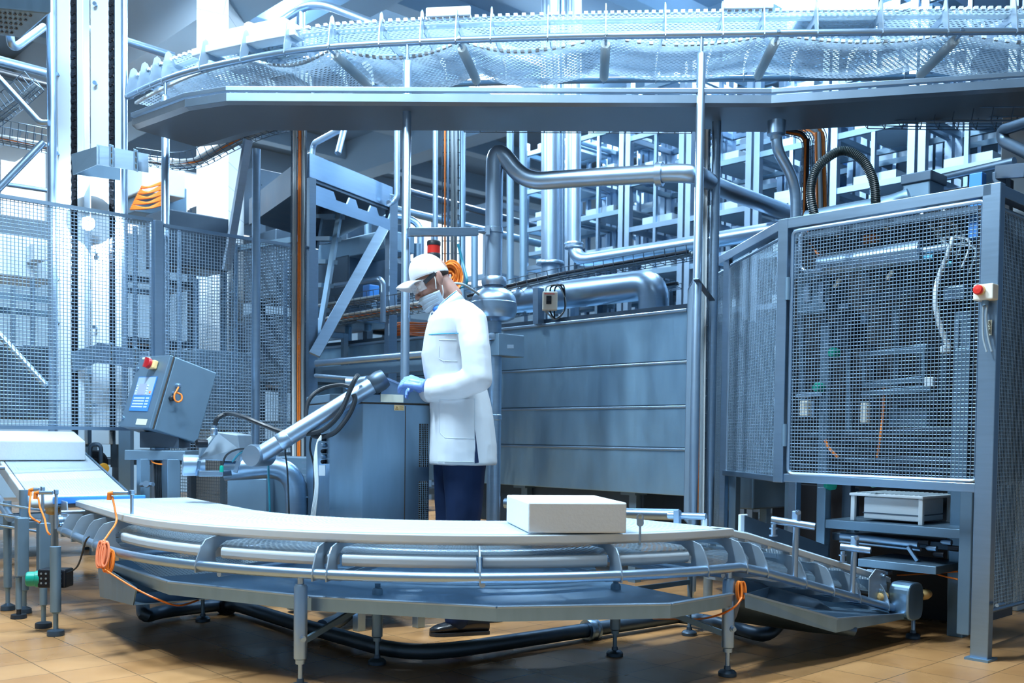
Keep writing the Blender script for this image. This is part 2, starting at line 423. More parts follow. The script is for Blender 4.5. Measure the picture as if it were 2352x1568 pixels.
# return belt guide bars between the brackets
segs = [(A0+.02, BR[4][1]-.008), (BR[4][1]+.02, BR[5][1]-.008), (BR[5][1]+.008, BR[6][1]-.006), (BR[6][1]+.012, BR[7][1]-.006), (BR[7][1]+.008, BR[8][1]-.008), (BR[8][1]+.02, A1-.11)]
for a, b in segs:
    m = MB(); m.sweep([C0+er(a+(b-a)*k/12)*(RO) for k in range(13)], [(0.004, .490), (.010, .482), (.010, .456), (0, .447), (-.05, .447), (-.05, .490)]); part('return_guide', m, WHITE, conv, .006)
m = MB(); m.tube(cpath(RR, .425, l0=.90, flat=.03), .0195, 14); part('outer_rail', m, STEELP, conv)
m = MB(); m.tube(cpath(1.13, .425, l0=.90, flat=.03), .0195, 12); part('inner_rail', m, STEELP, conv)
for a in (A0+.05, A0+.5, A0+1.05, A1-.05):
    m = MB(); m.cyl(C0+er(a)*1.13+Z*.40, C0+er(a)*RR+Z*.40, .011, 10); part('cross_tie', m, STEELP, conv)
# adjustable legs
def leg(p, top, r=.022, zf=0, par=conv, thick_top=None, mt=STEELP, foot=True, cup=.036):
    m = MB(); tt = thick_top or top-.03
    m.lathe((p.x, p.y, 0), Z, [(.0, top), (.012, top), (.012, tt+.012), (r*.8, tt+.01), (r, tt), (r, .115), (r*.75, .11), (r*.75, .095), (.009, .094), (.009, .02), (0, .02)], 16)
    l = part('leg', m, mt, par)
    m = MB(); m.lathe((p.x, p.y, 0), Z, [(0, .04), (.012, .04), (.014, .026), (cup*.8, .022), (cup, .014), (cup, .001), (0, .001)], 20); part('foot', m, STEELD, l)
    return l
def bolt(par, p, d, r=.008):
    m = MB(); m.lathe(p, d, [(0, .016), (r, .016), (r, .006), (r*1.6, .006), (r*1.6, -.004)], 10); part('bolt', m, STEELP, par)
aF = ang(655, 1326, .425); aR = ang(1691, 1307, .425)
lF = C0+er(aF)*RR; lR = C0+er(aR)*RR
for p in (lF, lR):
    l = leg(p, .42, .025, thick_top=.375); bolt(l, V((p.x+.012, p.y-.022, .19)), V((.4, -1, 0)))
aI1 = ang(866, 1525, 0.0); aI2 = ang(1412, 1503, 0.0)
i1 = PZ(866, 1522, 0.005); i2 = PZ(1412, 1503, .005)
for p in (i1, i2): leg(p, .33, .022, thick_top=.30, mt=STEELM)
i3 = PZ(466, 1424, .005); i4 = PZ(1583, 1456, .005)
for p in (i3, i4): leg(p, .33, .012, thick_top=.29, mt=STEELM)
for p, q in ((lF+Z*.17, i1+Z*.27), (lR+Z*.16, i2+Z*.27), (i2+Z*.27, i4+Z*.25)):
    m = MB(); m.bar(p, q, .012, .022); part('cross_brace', m, STEELM, conv)
# drip tray: outer rim and inner rim in plan, falling to the drain
rim = [PZ(x, y, .33) for x, y in ((388, 1337), (715, 1371), (1141, 1395), (1540, 1388), (1682, 1364))]
inn = [C0+er(a)*1.06+Z*.33 for a in (A0+.02, A0+.38, A0+.80, A1-.28, A1-.02)]
rim = [PZ(252, 1293, .33)]+rim; inn = [C0+er(A0)*1.10+TL*.30+Z*.33]+inn
def tray(outer, inner, dep, th=.004):
    m = MB(); n = len(outer)
    for i in range(n-1):
        a, b, c, d = outer[i], outer[i+1], inner[i+1], inner[i]
        lo = lambda p: p-Z*dep
        ai, bi, ci, di = (a.lerp(d, .012), b.lerp(c, .012), c.lerp(b, .012), d.lerp(a, .012))
        m.add([a, b, lo(b), lo(a)], [(0, 3, 2, 1)]); m.add([d, c, lo(c), lo(d)], [(0, 1, 2, 3)])
        m.add([ai, bi, lo(bi), lo(ai)], [(0, 1, 2, 3)]); m.add([di, ci, lo(ci), lo(di)], [(0, 3, 2, 1)])
        m.add([a, b, bi, ai], [(0, 1, 2, 3)]); m.add([d, c, ci, di], [(3, 2, 1, 0)])
        m.add([lo(a)+Z*.006, lo(b)+Z*.006, lo(c)+Z*.006, lo(d)+Z*.006], [(0, 1, 2, 3)]); m.add([lo(a), lo(b), lo(c), lo(d)], [(3, 2, 1, 0)])
    return m
part('drip_tray', tray(rim, inn, .05), STEELH, conv)
m = MB()      # folded rim lip along the outer edge of the tray
for i in range(len(rim)-1): m.bar(rim[i]+Z*.002, rim[i+1]+Z*.002, .022, .008)
part('tray_lip', m, STEELP, conv, .002)
m = MB()      # upstand at the inner edge
for i in range(len(inn)-1): m.bar(inn[i]+Z*.03, inn[i+1]+Z*.03, .004, .10)
part('tray_upstand', m, STEELH, conv)
# end chute on the left: sloped scoop under the straight
e0 = er(A0); a_ = C0+e0*1.80+TL*.42; b_ = C0+e0*1.15+TL*.42; a2 = C0+e0*1.80-TL*.0; b2 = C0+e0*1.15
m = MB(); m.add([a_+Z*.33, b_+Z*.33, b2+Z*.30, a2+Z*.30], [(0, 1, 2, 3)])
lo1 = a_-TL*.05+Z*.15; lo2 = b_-TL*.05+Z*.15; lo3 = a2-TL*.25+Z*.20; lo4 = b2-TL*.25+Z*.2
m = MB(); m.add([a_+Z*.31, b_+Z*.31, lo2, lo1, a2-TL*.3+Z*.28, b2-TL*.3+Z*.28, lo4, lo3], [(0, 1, 2, 3), (3, 2, 6, 7), (0, 3, 7, 4), (1, 5, 6, 2)])
sc_ = part('drain_hopper', m, STEELH, conv); sm_ = sc_.modifiers.new('sheet', 'SOLIDIFY'); sm_.thickness = .006
# bottom perforated screen seen under the left straight
m = MB(); m.strip([C0+er(A0)*1.72+TL*(.5-.1*k)+Z*(.37-.006*k) for k in range(9)], [C0+er(A0)*1.2+TL*(.5-.1*k)+Z*(.37-.006*k) for k in range(9)]); part('return_belt', m, BELTP, conv)
# left end: drive plate, motor cover and shaft ends
o, e, t, dz = frame_at('l', .93)
m = MB(); m.prism([o+e*(RR-.02)+t*a+Z*b for a, b in ((-.10, .42), (.09, .42), (.13, .50), (.10, .575), (-.04, .575), (-.10, .55))], e*.008); part('end_plate', m, BRK, conv, .006)
for a, b in ((-.05, .55), (-.05, .49), (.03, .455)): bolt(conv, o+e*(RR-.01)+t*a+Z*b, e, .007)
m = MB(); c = o+e*(RR+.0)+t*-.10+Z*.525; m.lathe(c, e, [(.022, -.01), (.030, .01), (.030, .03), (.022, .05), (0, .055)], 18); part('shaft_knob', m, YEL, conv)
m = MB(); m.cyl(o+e*(RR+.01)+t*.0+Z*.47, o+e*(RI)+t*.0+Z*.47, .028, 14); part('drive_roller', m, STEELP, conv)
m = MB(); m.cyl(o+e*(RR+.03)+t*.20+Z*.53, o+e*(RI)+t*.20+Z*.53, .010, 10); part('cross_tie', m, STEELP, conv)
# right end: drive housing at the foot of the falling straight
o, e, t, dz = frame_at('r', 1.17)
hc = o+e*(RR+.03)+Z*(ZB+dz-.105)
ov = []
for k in range(28):
    a = 2*math.pi*k/28; ca, sa = math.cos(a), math.sin(a)
    ov.append(hc+t*(.068*math.copysign(abs(ca)**.55, ca))+Z*(.088*math.copysign(abs(sa)**.55, sa)))
m = MB(); m.prism([p-e*.05 for p in ov], e*.10); part('drive_housing', m, STEELH, conv, .008)
for s in (-.09, .115):
    m = MB(); c = hc+t*(s)+e*(-.06 if s < 0 else .02)+Z*.02; d = (t if s > 0 else e); m.lathe(c, t if s > 0 else -t, [(.016, -.02), (.026, 0), (.026, .022), (.018, .05), (0, .055)], 14); part('shaft_knob', m, YEL, conv)
o, e, t, dz = frame_at('r', 1.02)
m = MB(); m.prism([o+e*(RR-.035)+t*a+Z*(b+dz) for a, b in ((-.06, .42), (.07, .40), (.10, .44), (.07, .57), (-.01, .585), (-.06, .55))], e*.006); part('end_plate', m, BRK, conv, .003)
for a, b in ((.04, .55), (.03, .48)): bolt(conv, o+e*(RR-.028)+t*a+Z*(b+dz), e, .008)
p = PZ(2097, 1463, .005); leg(V((p.x, p.y, 0)), .20, .011, thick_top=.17, mt=STEELP, cup=.033)
p = PZ(2110, 1425, .005)
# smooth belt over the nose and the lower return of the falling part
m = MB(); m.strip([C0+er(A1)*(RO-.02)+TR*(RS*k/8)+Z*(.445-max(0, RS*k/8-.05)*SL*1.02) for k in range(9)], [C0+er(A1)*RI+TR*(RS*k/8)+Z*(.445-max(0, RS*k/8-.05)*SL*1.02) for k in range(9)]); part('return_belt', m, BELTP, conv)
m = MB(); q = frame_at('r', RS-.02); m.cyl(q[0]+q[1]*(RI+.01)+Z*(ZB+q[3]-.05), q[0]+q[1]*(RO-.01)+Z*(ZB+q[3]-.05), .05, 18); part('belt_nose', m, WHITE, conv)
m = MB()
for s in (.15, .30, .45, .6, .75, .9):
    q = frame_at('r', s); m.sweep([q[0]+q[1]*r_+Z*(ZB+q[3]-.02) for r_ in (RI, RO)], [(.012, .01), (.012, -.02), (-.012, -.02), (-.012, .01)])
part('belt_slider', m, WHITE, conv)
# side guides on the falling straight: plate, rods and clamps
for r_, zz in ((1.55, .055),):
    q0 = frame_at('r', .42); q1 = frame_at('r', 1.05)
    A = q0[0]+q0[1]*r_+Z*(ZB+q0[3]+.01); B = q1[0]+q1[1]*r_+Z*(ZB+q1[3]+.01)
    m = MB(); m.prism([A, B, B+Z*.085, A+Z*.10], q0[1]*.012); part('guide_plate', m, STEELD, conv)
    m = MB(); m.box(A+Z*.055+q0[2]*.0, (.05, .016, .10), q0[2], q0[1]); part('guide_end', m, WHITE, conv, .004)
def guide_post(x0, y0, x1, y1, bx0, by0, bx1, by1, cx, cy, s):
    q = frame_at('r', s); base = q[0]+q[1]*RR+Z*(.425+q[3])
    D = base.y; top = P(x1, y1, D)
    m = MB(); m.cyl(base, top, .013, 12); po = part('guide_post', m, STEELP, conv)
    m = MB(); m.cyl(P(bx0, by0, D+.02), P(bx1, by1, D-.05), .0155, 14); part('guide_arm', m, STEELP, po)
    d = (top-base).normalized(); m = MB(); m.bar(top-d*.03, top+d*.035, .026, .03); part('clamp', m, STEELP, po, .004)
    bolt(po, top+d*.03+V((0, -.02, 0)), V((0, -1, 0)), .007)
    m = MB(); c = P(cx, cy, D+.06); m.cyl(c, c-Z*.05, .011, 10); m.lathe(c-Z*.05, Z, [(.018, 0), (.018, .006), (.008, .006), (.008, .03), (.018, .03), (.018, .036)], 12); part('clamp', m, STEELP, po)
guide_post(1805, 1320, 1829, 1192, 1772, 1193, 1872, 1209, 1777, 1204, .36)
guide_post(1945, 1370, 1963, 1249, 1931, 1255, 2000, 1264, 1936, 1266, .78)
# same guide at the inner side in the middle right
A = P(1535, 1183, 4.5); B = P(1622, 1186, 4.4)
m = MB(); m.cyl(A, B, .015, 12); ga = part('guide_arm', m, STEELP, conv)
m = MB(); m.bar(P(1556, 1205, 4.46), P(1556, 1172, 4.46), .022, .03); part('clamp', m, STEELP, ga, .003)
m = MB(); m.cyl(P(1557, 1250, 4.46), P(1557, 1180, 4.46), .010, 10); part('guide_post', m, STEELP, ga)
m = MB(); m.box(P(1617, 1203, 4.42), (.02, .05, .05)); part('guide_pad', m, WHITE, ga, .004)
# slotted pin standing on the outer edge
o, e, t, dz = frame_at('a', ang(1414, 1240, .53)); pb = C0+e*1.83
m = MB(); m.cyl(pb+Z*.53, pb+Z*.60, .0045, 8)
pp = []
for k in range(20):
    a = 2*math.pi*k/20; pp.append((math.cos(a)*.0135, math.sin(a)*.0135+(.022 if math.sin(a) > 0 else 0)))
mm = MB(); n = len(pp)
inn_ = [(x*.48, (z*.48 if z < .01 else (z-.022)*.48+.026)) for x, z in pp]
vs = [pb+V((x, -.002, .612+z)) for x, z in pp]+[pb+V((x, -.002, .616+z)) for x, z in [(a*.55, .010+b*.35+.006) for a, b in pp]]
vs += [v+V((0, .004, 0)) for v in vs]
fs = []
for i in range(n):
    j = (i+1) % n; fs += [(i, j, n+j, n+i), (2*n+j, 2*n+i, 3*n+i, 3*n+j), (j, i, 2*n+i, 2*n+j), (n+i, n+j, 3*n+j, 3*n+i)]
m.add(vs, fs); part('slotted_pin', m, STEELP, conv)
# left end support frame with posts and feet
def sleeve(x, y, ybot, D, r, cupdark=True):
    top = P(x, y, D); b = P(x, ybot, D); m = MB()
    m.lathe((b.x, b.y, 0), Z, [(0, top.z), (r, top.z), (r, .11), (r*.7, .105), (.011, .10), (.011, .02), (0, .02)], 14); l = part('leg', m, STEELM, conv)
    m = MB(); m.lathe((b.x, b.y, 0), Z, [(0, .035), (.014, .03), (.036, .024), (.038, .016), (.038, .001), (0, .001)], 18); part('foot', m, RUBBER if cupdark else STEELD, l); return b
p = PZ(128, 1457, .004); sleeve(128, 1255, 1450, p.y, .024, False)
p = PZ(102, 1439, .004); sleeve(100, 1345, 1435, p.y, .017, True)
# motor block with a green cap between the left legs
bm = thing('sensor_motor', 'small black perforated motor block with a green end cap between the left conveyor legs', 'motor', P(130, 1330, 4.62))
c = P(128, 1326, 4.60); m = MB(); m.box(c, (.13, .09, .085)); part('housing', m, IRON, bm, .008)
m = MB()
for i in range(5):
    for j in range(3): m.lathe(c+V((-.045+i*.022, -.045, -.02+j*.022)), V((0, -1, 0)), [(.005, 0), (.005, .004), (0, .004)], 8)
part('stud', m, STEEL, bm, kind='stuff')
m = MB(); cc = c+V((-.065, -.01, -.005)); m.lathe(cc, V((-1, -.25, 0)), [(.038, 0), (.038, .02), (.034, .022), (.034, .055), (.030, .06), (0, .06)], 20); part('end_cap', m, GREENP, bm)
m = MB(); m.tube(smooth([c+V((.05, -.02, .02)), P(178, 1300, 4.5), P(196, 1245, 4.45), P(205, 1232, 4.4)]), .004, 6); part('cable', m, RUBBER, bm)
# ---------------------------------------------------------------- cheese blocks
def block(label, o, a, b, c, grp='white cheese blocks riding on the conveyor belts'):
    m = MB(); m.hexa(o, a, b, c); return solo('cheese_block', m, CHEESE, label, 'cheese', grp, .006)
p0 = PZ(1213, 1224, ZB+.002); p1 = PZ(1439, 1224, ZB+.002); pb_ = PZ(1163, 1205, ZB+.002)
a = p1-p0; n_ = Z.cross(a).normalized(); dpt = .32
block('large white cheese block riding on the curved belt right of the person', p0, a, PZ(1163, 1199, ZB+.002)-p0, Z*(P(1213, 1153, p0.y).z-p0.z))
# ---------------------------------------------------------------- rising feed conveyor on the left
inc = thing('rising_belt_conveyor', 'steep white belt conveyor passing under the left mesh fence', 'conveyor', (-2.5, 5.6, 0))
r0 = C0+er(A0)*(1.27)+TL*1.02; l0 = C0+er(A0)*1.76+TL*1.02
SI = .175
def ip(r, s, h): return C0+er(A0)*r+TL*(1.02+s)+Z*(.60+h+s*SI)
m = MB(); m.strip([ip(2.0, 1.5*k/10, 0) for k in range(11)], [ip(1.52, 1.5*k/10, 0) for k in range(11)]); part('belt_top', m, BELT, inc)
m = MB(); m.hexa(ip(2.0, 0, -.013), TL*1.5+Z*1.5*SI, er(A0)*-.48, Z*.01); part('belt_bed', m, WHITE, inc)
m = MB(); m.hexa(ip(2.03, -.02, -.07), TL*1.5+Z*1.5*SI, er(A0)*-.025, Z*.07); part('side_panel', m, WHITE, inc, .006)
m = MB(); m.hexa(ip(1.515, 0, -.06), TL*1.5+Z*1.5*SI, er(A0)*-.012, Z*.062); part('side_panel', m, BLUE if False else STEELH, inc)
m = MB(); m.cyl(ip(1.52, 0, -.035), ip(2.0, 0, -.035), .034, 18); part('belt_nose', m, WHITE, inc)
m = MB(); m.tube([ip(2.10, -.05, -.10), ip(2.10, 1.5, -.10)], .022, 12); part('side_rail', m, STEELP, inc)
m = MB(); m.hexa(ip(1.90, -.062, -.035), er(A0)*-.46, TL*.03, Z*.038); part('transfer_plate', m, BLUE, inc, .004, label='blue transfer plate')
for s, h in ((.50, .13), (1.2, .13)):
    b = ip(2.10, s, -.09); m = MB(); m.cyl(b, b+Z*h, .010, 10); po = part('guide_post', m, STEELP, inc)
    m = MB(); m.cyl(b+Z*h+er(A0)*-.05, b+Z*h+er(A0)*.12, .012, 10); part('guide_arm', m, STEELP, po)
for x, y, yb, r_ in ((56, 1125, 1405, .022), (18, 1150, 1398, .02)):
    p = PZ(x, yb, .006); top = P(x, y, p.y).z; m = MB(); m.lathe((p.x, p.y, 0), Z, [(0, top), (r_, top), (r_, .12), (.014, .115), (.011, .10), (.011, .02), (0, .02)], 14); l = part('leg', m, STEELM, inc)
    m = MB(); m.lathe((p.x, p.y, 0), Z, [(0, .04), (.014, .035), (.034, .024), (.036, .002), (0, .002)], 18); part('foot', m, STEELD, l)
for x, y, yb in ((50, 1188, 1322), (100, 1200, 1322)):
    m = MB(); m.bar(P(x, y, 4.95), P(x, yb, 4.95), .055, .05); part('frame_post', m, STEELM, inc, .004)
m = MB(); m.cyl(P(43, 1325, 4.95), P(43, 1398, 4.95), .015, 12); l = part('leg', m, STEELM, inc)
q = PZ(43, 1412, .004); m = MB(); m.lathe((P(43, 1398, 4.95).x, 4.95, 0), Z, [(0, .14), (.011, .14), (.011, .02), (.036, .02), (.038, .001), (0, .001)], 16); part('foot', m, RUBBER, l)
for y in (1165, 1190, 1215):
    m = MB(); m.cyl(P(0, y-8, 5.0), P(104, y+8, 5.0), .006, 8); part('side_rod', m, STEELP, inc)
b0 = ip(1.66, 1.02, .004)
block('cheese block on the rising belt below the left fence, cut off by the picture edge', ip(2.06, .86, .006), TL*.34+Z*.34*SI, er(A0)*-.50, Z*.115)
# ---------------------------------------------------------------- light barrier posts at the belt joint, with orange cables
def barrier(label, px, ybase, ytop, D, dx):
    t = thing('light_barrier', label, 'sensor', P(px, ybase, D), 'light barrier posts at the belt joint')
    m = MB(); m.cyl(P(px, ybase, D), P(px, ytop-4, D), .0075, 10); part('post', m, STEELP, t)
    m = MB(); m.cyl(P(px-8, ytop, D), P(px+dx, ytop, D), .009, 10); part('sensor_tube', m, STEELP, t)
    m = MB(); m.bar(P(px, ytop+4, D), P(px, ytop-7, D), .018, .02); part('clamp', m, STEEL, t, .003)
    e = P(px+dx, ytop, D); m = MB(); m.tube([e, e+V((.018*(1 if dx > 0 else -1), 0, -.002)), e+V((.02*(1 if dx > 0 else -1), 0, -.03))], .0105, 10); part('plug', m, ORANGE, t)
    return t
barrier('sensor post on the near bracket with its plug pointing left over the belt', 303, 1186, 1132, 4.35, -42)
barrier('sensor post at the left conveyor end with a hanging orange plug', 129, 1214, 1131, 4.75, -38)
barrier('short sensor post behind the left conveyor end', 98, 1205, 1124, 4.95, -20)
m = MB(); m.tube(smooth([P(258, 1140, 4.35), P(264, 1170, 4.33), P(267, 1198, 4.3), P(250, 1225, 4.2), P(238, 1242, 4.15)]), .0045, 6)
solo('sensor_cable', m, ORANGE, 'thin orange cable running from the near sensor post down to the coil', 'cable')
m = MB(); m.tube(smooth([P(88, 1142, 4.72), P(92, 1165, 4.7), P(102, 1190, 4.66), P(108, 1218, 4.6), P(115, 1228, 4.6)]), .0045, 6)
solo('sensor_cable', m, ORANGE, 'orange cable dropping past the yellow knob at the left conveyor end', 'cable')
m = MB(); m.tube(smooth([P(72, 1130, 4.9), P(68, 1160, 4.85), P(70, 1185, 4.8), P(92, 1200, 4.75)]), .0045, 6)
solo('sensor_cable', m, ORANGE, 'orange cable hanging farthest left beside the round steel leg', 'cable')
def coil(label, c, rx, rz, n, mt, r=.0045, tilt=.1, cat='cable coil', wid=.03, name='cable_coil'):
    m = MB()
    for i in range(n):
        pts = []; ox = (random.random()-.5)*wid; oy = (random.random()-.5)*wid; sx = rx*(.75+.4*random.random()); sz = rz*(.85+.2*random.random())
        for k in range(16):
            a = 2*math.pi*k/16; pts.append(c+V((ox+sx*math.cos(a), oy+sx*math.sin(a)*.6+tilt*math.sin(a)*rz, sz*math.sin(a))))
        m.tube(smooth(pts, 2, True), r, 6, closed=True)
    return solo(name, m, mt, label, cat)
coil('salmon and orange cable bundle tied to the left rail of the curved conveyor', P(237, 1272, 4.10), .013, .052, 12, SALMON)
coil('orange cable bundle hanging behind the salmon one on the conveyor rail', P(250, 1288, 4.14), .012, .045, 6, ORANGE)
m = MB(); m.tube(smooth([P(232, 1302, 4.1), P(300, 1345, 4.0), P(360, 1375, 3.95), P(410, 1390, 4.1), P(455, 1378, 4.3)]), .004, 6)
solo('loose_cable', m, ORANGE, 'thin orange cable sagging under the left part of the drip tray', 'cable')
coil('small orange cable coil tied to the right front conveyor leg', P(1704, 1356, 3.90), .010, .034, 8, ORANGE, .004)
m = MB(); m.tube(smooth([P(1704, 1372, 3.88), P(1685, 1395, 3.86), P(1640, 1415, 3.95), P(1585, 1422, 4.2), P(1500, 1420, 4.5)]), .004, 6)
solo('loose_cable', m, ORANGE, 'orange cable sagging left from the coil on the right front leg', 'cable')
# ---------------------------------------------------------------- drain pipes on the floor
dp = thing('drain_pipe', 'dark drain pipe running over the floor under the curved conveyor', 'pipe', PZ(960, 1515, 0))
def fl(x, y): return PZ(x, y, .045)
pts = [fl(325, 1395)+Z*.10, fl(330, 1418), fl(365, 1405), fl(530, 1385), fl(700, 1438), fl(880, 1488), fl(960, 1498), fl(1060, 1490), fl(1340, 1448), fl(1560, 1415)]
m = MB(); m.tube(fil(pts, .12), .033, 14); part('pipe', m, STEELD, dp)
for x, y in ((520, 1388), (1357, 1446)):
    c = fl(x, y); d = (fl(x+20, y-3)-c).normalized() if x > 600 else (fl(x+20, y+4)-c).normalized(); m = MB(); m.lathe(c-d*.03, d, [(.033, 0), (.05, 0), (.052, .012), (.046, .016), (.046, .04), (.052, .044), (.05, .06), (.033, .06)], 20); part('union', m, STEEL if x > 600 else IRON, dp)
dq = MB(); dq.tube(fil([fl(740, 1440), fl(790, 1420), fl(860, 1405)+Z*.15], .1), .035, 12); solo('pipe_stub', dq, STEELD, 'short grey pipe elbow lying behind the drain pipe below the tray', 'pipe')
dq = MB(); dq.tube(fil([fl(1560, 1416), fl(1640, 1428), fl(1760, 1462), fl(1790, 1450)+Z*.04], .08), .032, 12); solo('drain_pipe', dq, STEELD, 'dark bent drain pipe on the floor below the falling end of the conveyor', 'pipe')
# right hand drip tray under the falling straight
q = [PZ(1712, 1362, .33), PZ(1926, 1412, .24), PZ(2075, 1396, .22)]
o1 = PZ(1712, 1363, .33); o2 = P(1920, 1420, o1.y+.33); o3 = P(2090, 1408, o2.y+.42); o4 = P(1830, 1330, o1.y+1.1)
m = MB(); dn = -Z*.055
m.add([o1, o2, o3, o4, o1+dn, o2+dn*1.1, o3+dn*.4, o4+dn], [(4, 7, 6, 5), (0, 1, 5, 4), (1, 2, 6, 5), (2, 3, 7, 6), (3, 0, 4, 7)])
t_ = part('drip_tray', m, STEELH, conv); sm_ = t_.modifiers.new('sheet', 'SOLIDIFY'); sm_.thickness = .005
m = MB(); m.bar(o1, o2, .02, .008); m.bar(o2, o3, .012, .006); part('tray_lip', m, STEELP, conv)
m = MB(); g0 = o1.lerp(o4, .45)-Z*.06; g1 = o2.lerp(o3, .25)-Z*.065; m.tube([g0+V((-.15, 0, .0)), g0.lerp(g1, .5), g1], [.10, .075, .02], 14); part('drain_hopper', m, STEELD, conv)
# ================================================================ overhead conveyor with sagging return belt
ZO = 3.06
ov_ = thing('overhead_conveyor', 'overhead white mesh belt conveyor on tall steel posts with sagging return belt', 'conveyor', (.3, 5.4, 0))
OP = [PZ(x, y, ZO) for x, y in ((2560, 71), (2352, 72), (2000, 74), (1613, 79), (1300, 84), (1100, 90), (935, 97), (760, 107), (640, 122), (520, 145), (440, 163), (380, 183), (330, 204), (292, 222))][::-1]
OP = smooth(OP, 5)
def lat(i):
    a = OP[max(0, i-1)]; b = OP[min(len(OP)-1, i+1)]; t = (b-a).normalized(); return t.cross(Z), t
def off(d, z): return [OP[i]+lat(i)[0]*-d+Z*(z-ZO) for i in range(len(OP))]
def at_px(x):
    """index (float) where the near rail passes image column x"""
    def col(p):
        q = p-CAM; return PX0+FPX*q.dot(_r)/q.dot(_f)
    for i in range(len(OP)-1):
        a, b = col(OP[i]), col(OP[i+1])
        if a <= x <= b: return i+(x-a)/(b-a)
    return 0 if x < 500 else len(OP)-1.001
def opt(f, d, z):
    i = int(f); t = f-i; p = OP[i].lerp(OP[i+1], t); L, T = lat(i); L2, _ = lat(i+1); L = L.lerp(L2, t).normalized(); return p-L*d+Z*(z-ZO), L, T
m = MB(); m.tube(OP, .0185, 14); part('near_rail', m, STEELP, ov_)
m = MB(); m.tube(off(.66, 3.06), .0185, 12); part('far_rail', m, STEELM, ov_)
ZT = 3.20
m = MB(); m.strip(off(.05, ZT), off(.60, ZT)); part('belt_top', m, BELTM, ov_)
m = MB()      # jagged link edge of the top belt
for i in range(len(OP)-1):
    a, L, T = opt(i, .05, ZT); b, _, _ = opt(i+.999, .05, ZT); n = max(1, int((b-a).length/.034))
    for k in range(n):
        c = a.lerp(b, (k+.5)/n); m.box(c, (.020, .022, .016), T, L)
part('belt_edge_teeth', m, WHITE, ov_, kind='stuff')
m = MB()
for d in (.12, .32, .52): m.sweep(off(d, 0), [(.012, ZT-.004), (.012, ZT-.024), (-.012, ZT-.024), (-.012, ZT-.004)])
part('wear_strip', m, WHITEB, ov_)
RX = [560, 757, 1055, 1392, 1787, 2207]
rf = [at_px(x) for x in RX]+[len(OP)-1]
def sagz(f, z0=3.085, s=.085):
    if f < rf[0]: return z0-.05*(rf[0]-f)/max(1, rf[0])
    for a, b in zip(rf[:-1], rf[1:]):
        if a <= f <= b:
            t = (f-a)/(b-a); return z0-s*4*t*(1-t)*min(1, (b-a)/9)
    return z0
A, B = [], []; k = 0
NF = 150
for j in range(NF+1):
    f = (len(OP)-1.01)*j/NF; z = sagz(f); A.append(opt(f, .06, z)[0]); B.append(opt(f, .60, z)[0])
m = MB(); m.strip(A, B); part('return_belt', m, BELTM, ov_)
m = MB()
for j in range(NF):
    a, b = A[j], A[j+1]; n = max(1, int((b-a).length/.034)); T = (b-a).normalized(); L = T.cross(Z).normalized()
    for k in range(n): m.box(a.lerp(b, (k+.5)/n), (.02, .02, .014), T, L)
part('belt_edge_teeth', m, WHITE, ov_, kind='stuff')
for x in RX[1:]:
    f = at_px(x); p, L, T = opt(f, .0, 3.045); q, _, _ = opt(f, .60, 3.045)
    m = MB(); m.lathe(p-L*.07, q-p, [(0, 0), (.023, 0), (.027, .008), (.027, .50), (.023, .51), (0, .51)], 18); ro = part('return_roller', m, WHITEB, ov_)
    m = MB(); m.cyl(p+L*.004-Z*0, p-L*.66, .008, 8); part('roller_axle', m, STEELP, ro)
    m = MB(); m.lathe(p+L*.016+Z*.02, L, [(.009, 0), (.009, .008), (0, .008)], 8); part('bolt', m, STEELP, ov_)
BXO = [296, 322, 350, 376, 462, 556, 656, 757, 872, 966, 1047, 1127, 1258, 1391, 1528, 1660, 1755, 1877, 2026, 2176, 2334]
for x in BXO:
    p, L, T = opt(at_px(x), 0, 0)
    po = [(.004, 3.035), (-.020, 3.05), (-.016, 3.10), (.012, 3.225), (.03, 3.243), (.05, 3.235), (.075, 3.178), (.62, 3.178), (.66, 3.10), (.672, 3.04), (.645, 3.04), (.60, 3.12),
          (.47, 3.12), (.45, 3.135), (.33, 3.135), (.31, 3.12), (.22, 3.12), (.20, 3.135), (.09, 3.135), (.055, 3.13), (.03, 3.05)]
    pts = [p-L*d+Z*z-T*.003 for d, z in po]
    m = MB(); m.prism(pts, T*.006); part('bracket', m, BRK, ov_)
for x, yb in ((380, 1100), (936, 1000), (1612, 1200)):
    p, L, T = opt(at_px(x), 0, ZO); m = MB()
    m.lathe((p.x, p.y, 0), Z, [(0, 3.05), (.010, 3.05), (.010, 2.97), (.018, 2.965), (.024, 2.955), (.0245, .115), (.016, .11), (.012, .10), (.012, .02), (.04, .015), (.04, 0), (0, 0)], 16); part('post', m, STEELP, ov_)
    # cross rod to the far rail
# white guide bars on the top edge and the mounted bracket
for x0, x1 in ((975, 1078), (1662, 1778)):
    a, L, T = opt(at_px(x0), .03, 3.225); b, _, _ = opt(at_px(x1), .03, 3.225)
    m = MB(); m.bar(a, b, .02, .05); part('edge_bar', m, WHITE, ov_, .006)
# outer white apron of the left bend
m = MB(); a0 = [opt(at_px(x), .10, 3.175)[0] for x in range(430, 700, 30)]; m.sweep(a0, [(.07, -.012), (.07, .03), (.0, .036), (-.03, .02), (-.03, -.012)]); part('edge_bar', m, WHITE, ov_, .006)
def ob(label, x0, x1, d0, d1, h):
    a, L, T = opt(at_px(x0), d0, ZT+.012); b, _, _ = opt(at_px(x1), d0, ZT+.012); return block(label, a, b-a, -L*(d1-d0), Z*h)
ob('cheese block on the overhead belt at the left bend', 475, 618, .13, .43, .11)
ob('cheese block on the overhead belt at the upper right edge of the picture', 1846, 2036, .14, .44, .13)
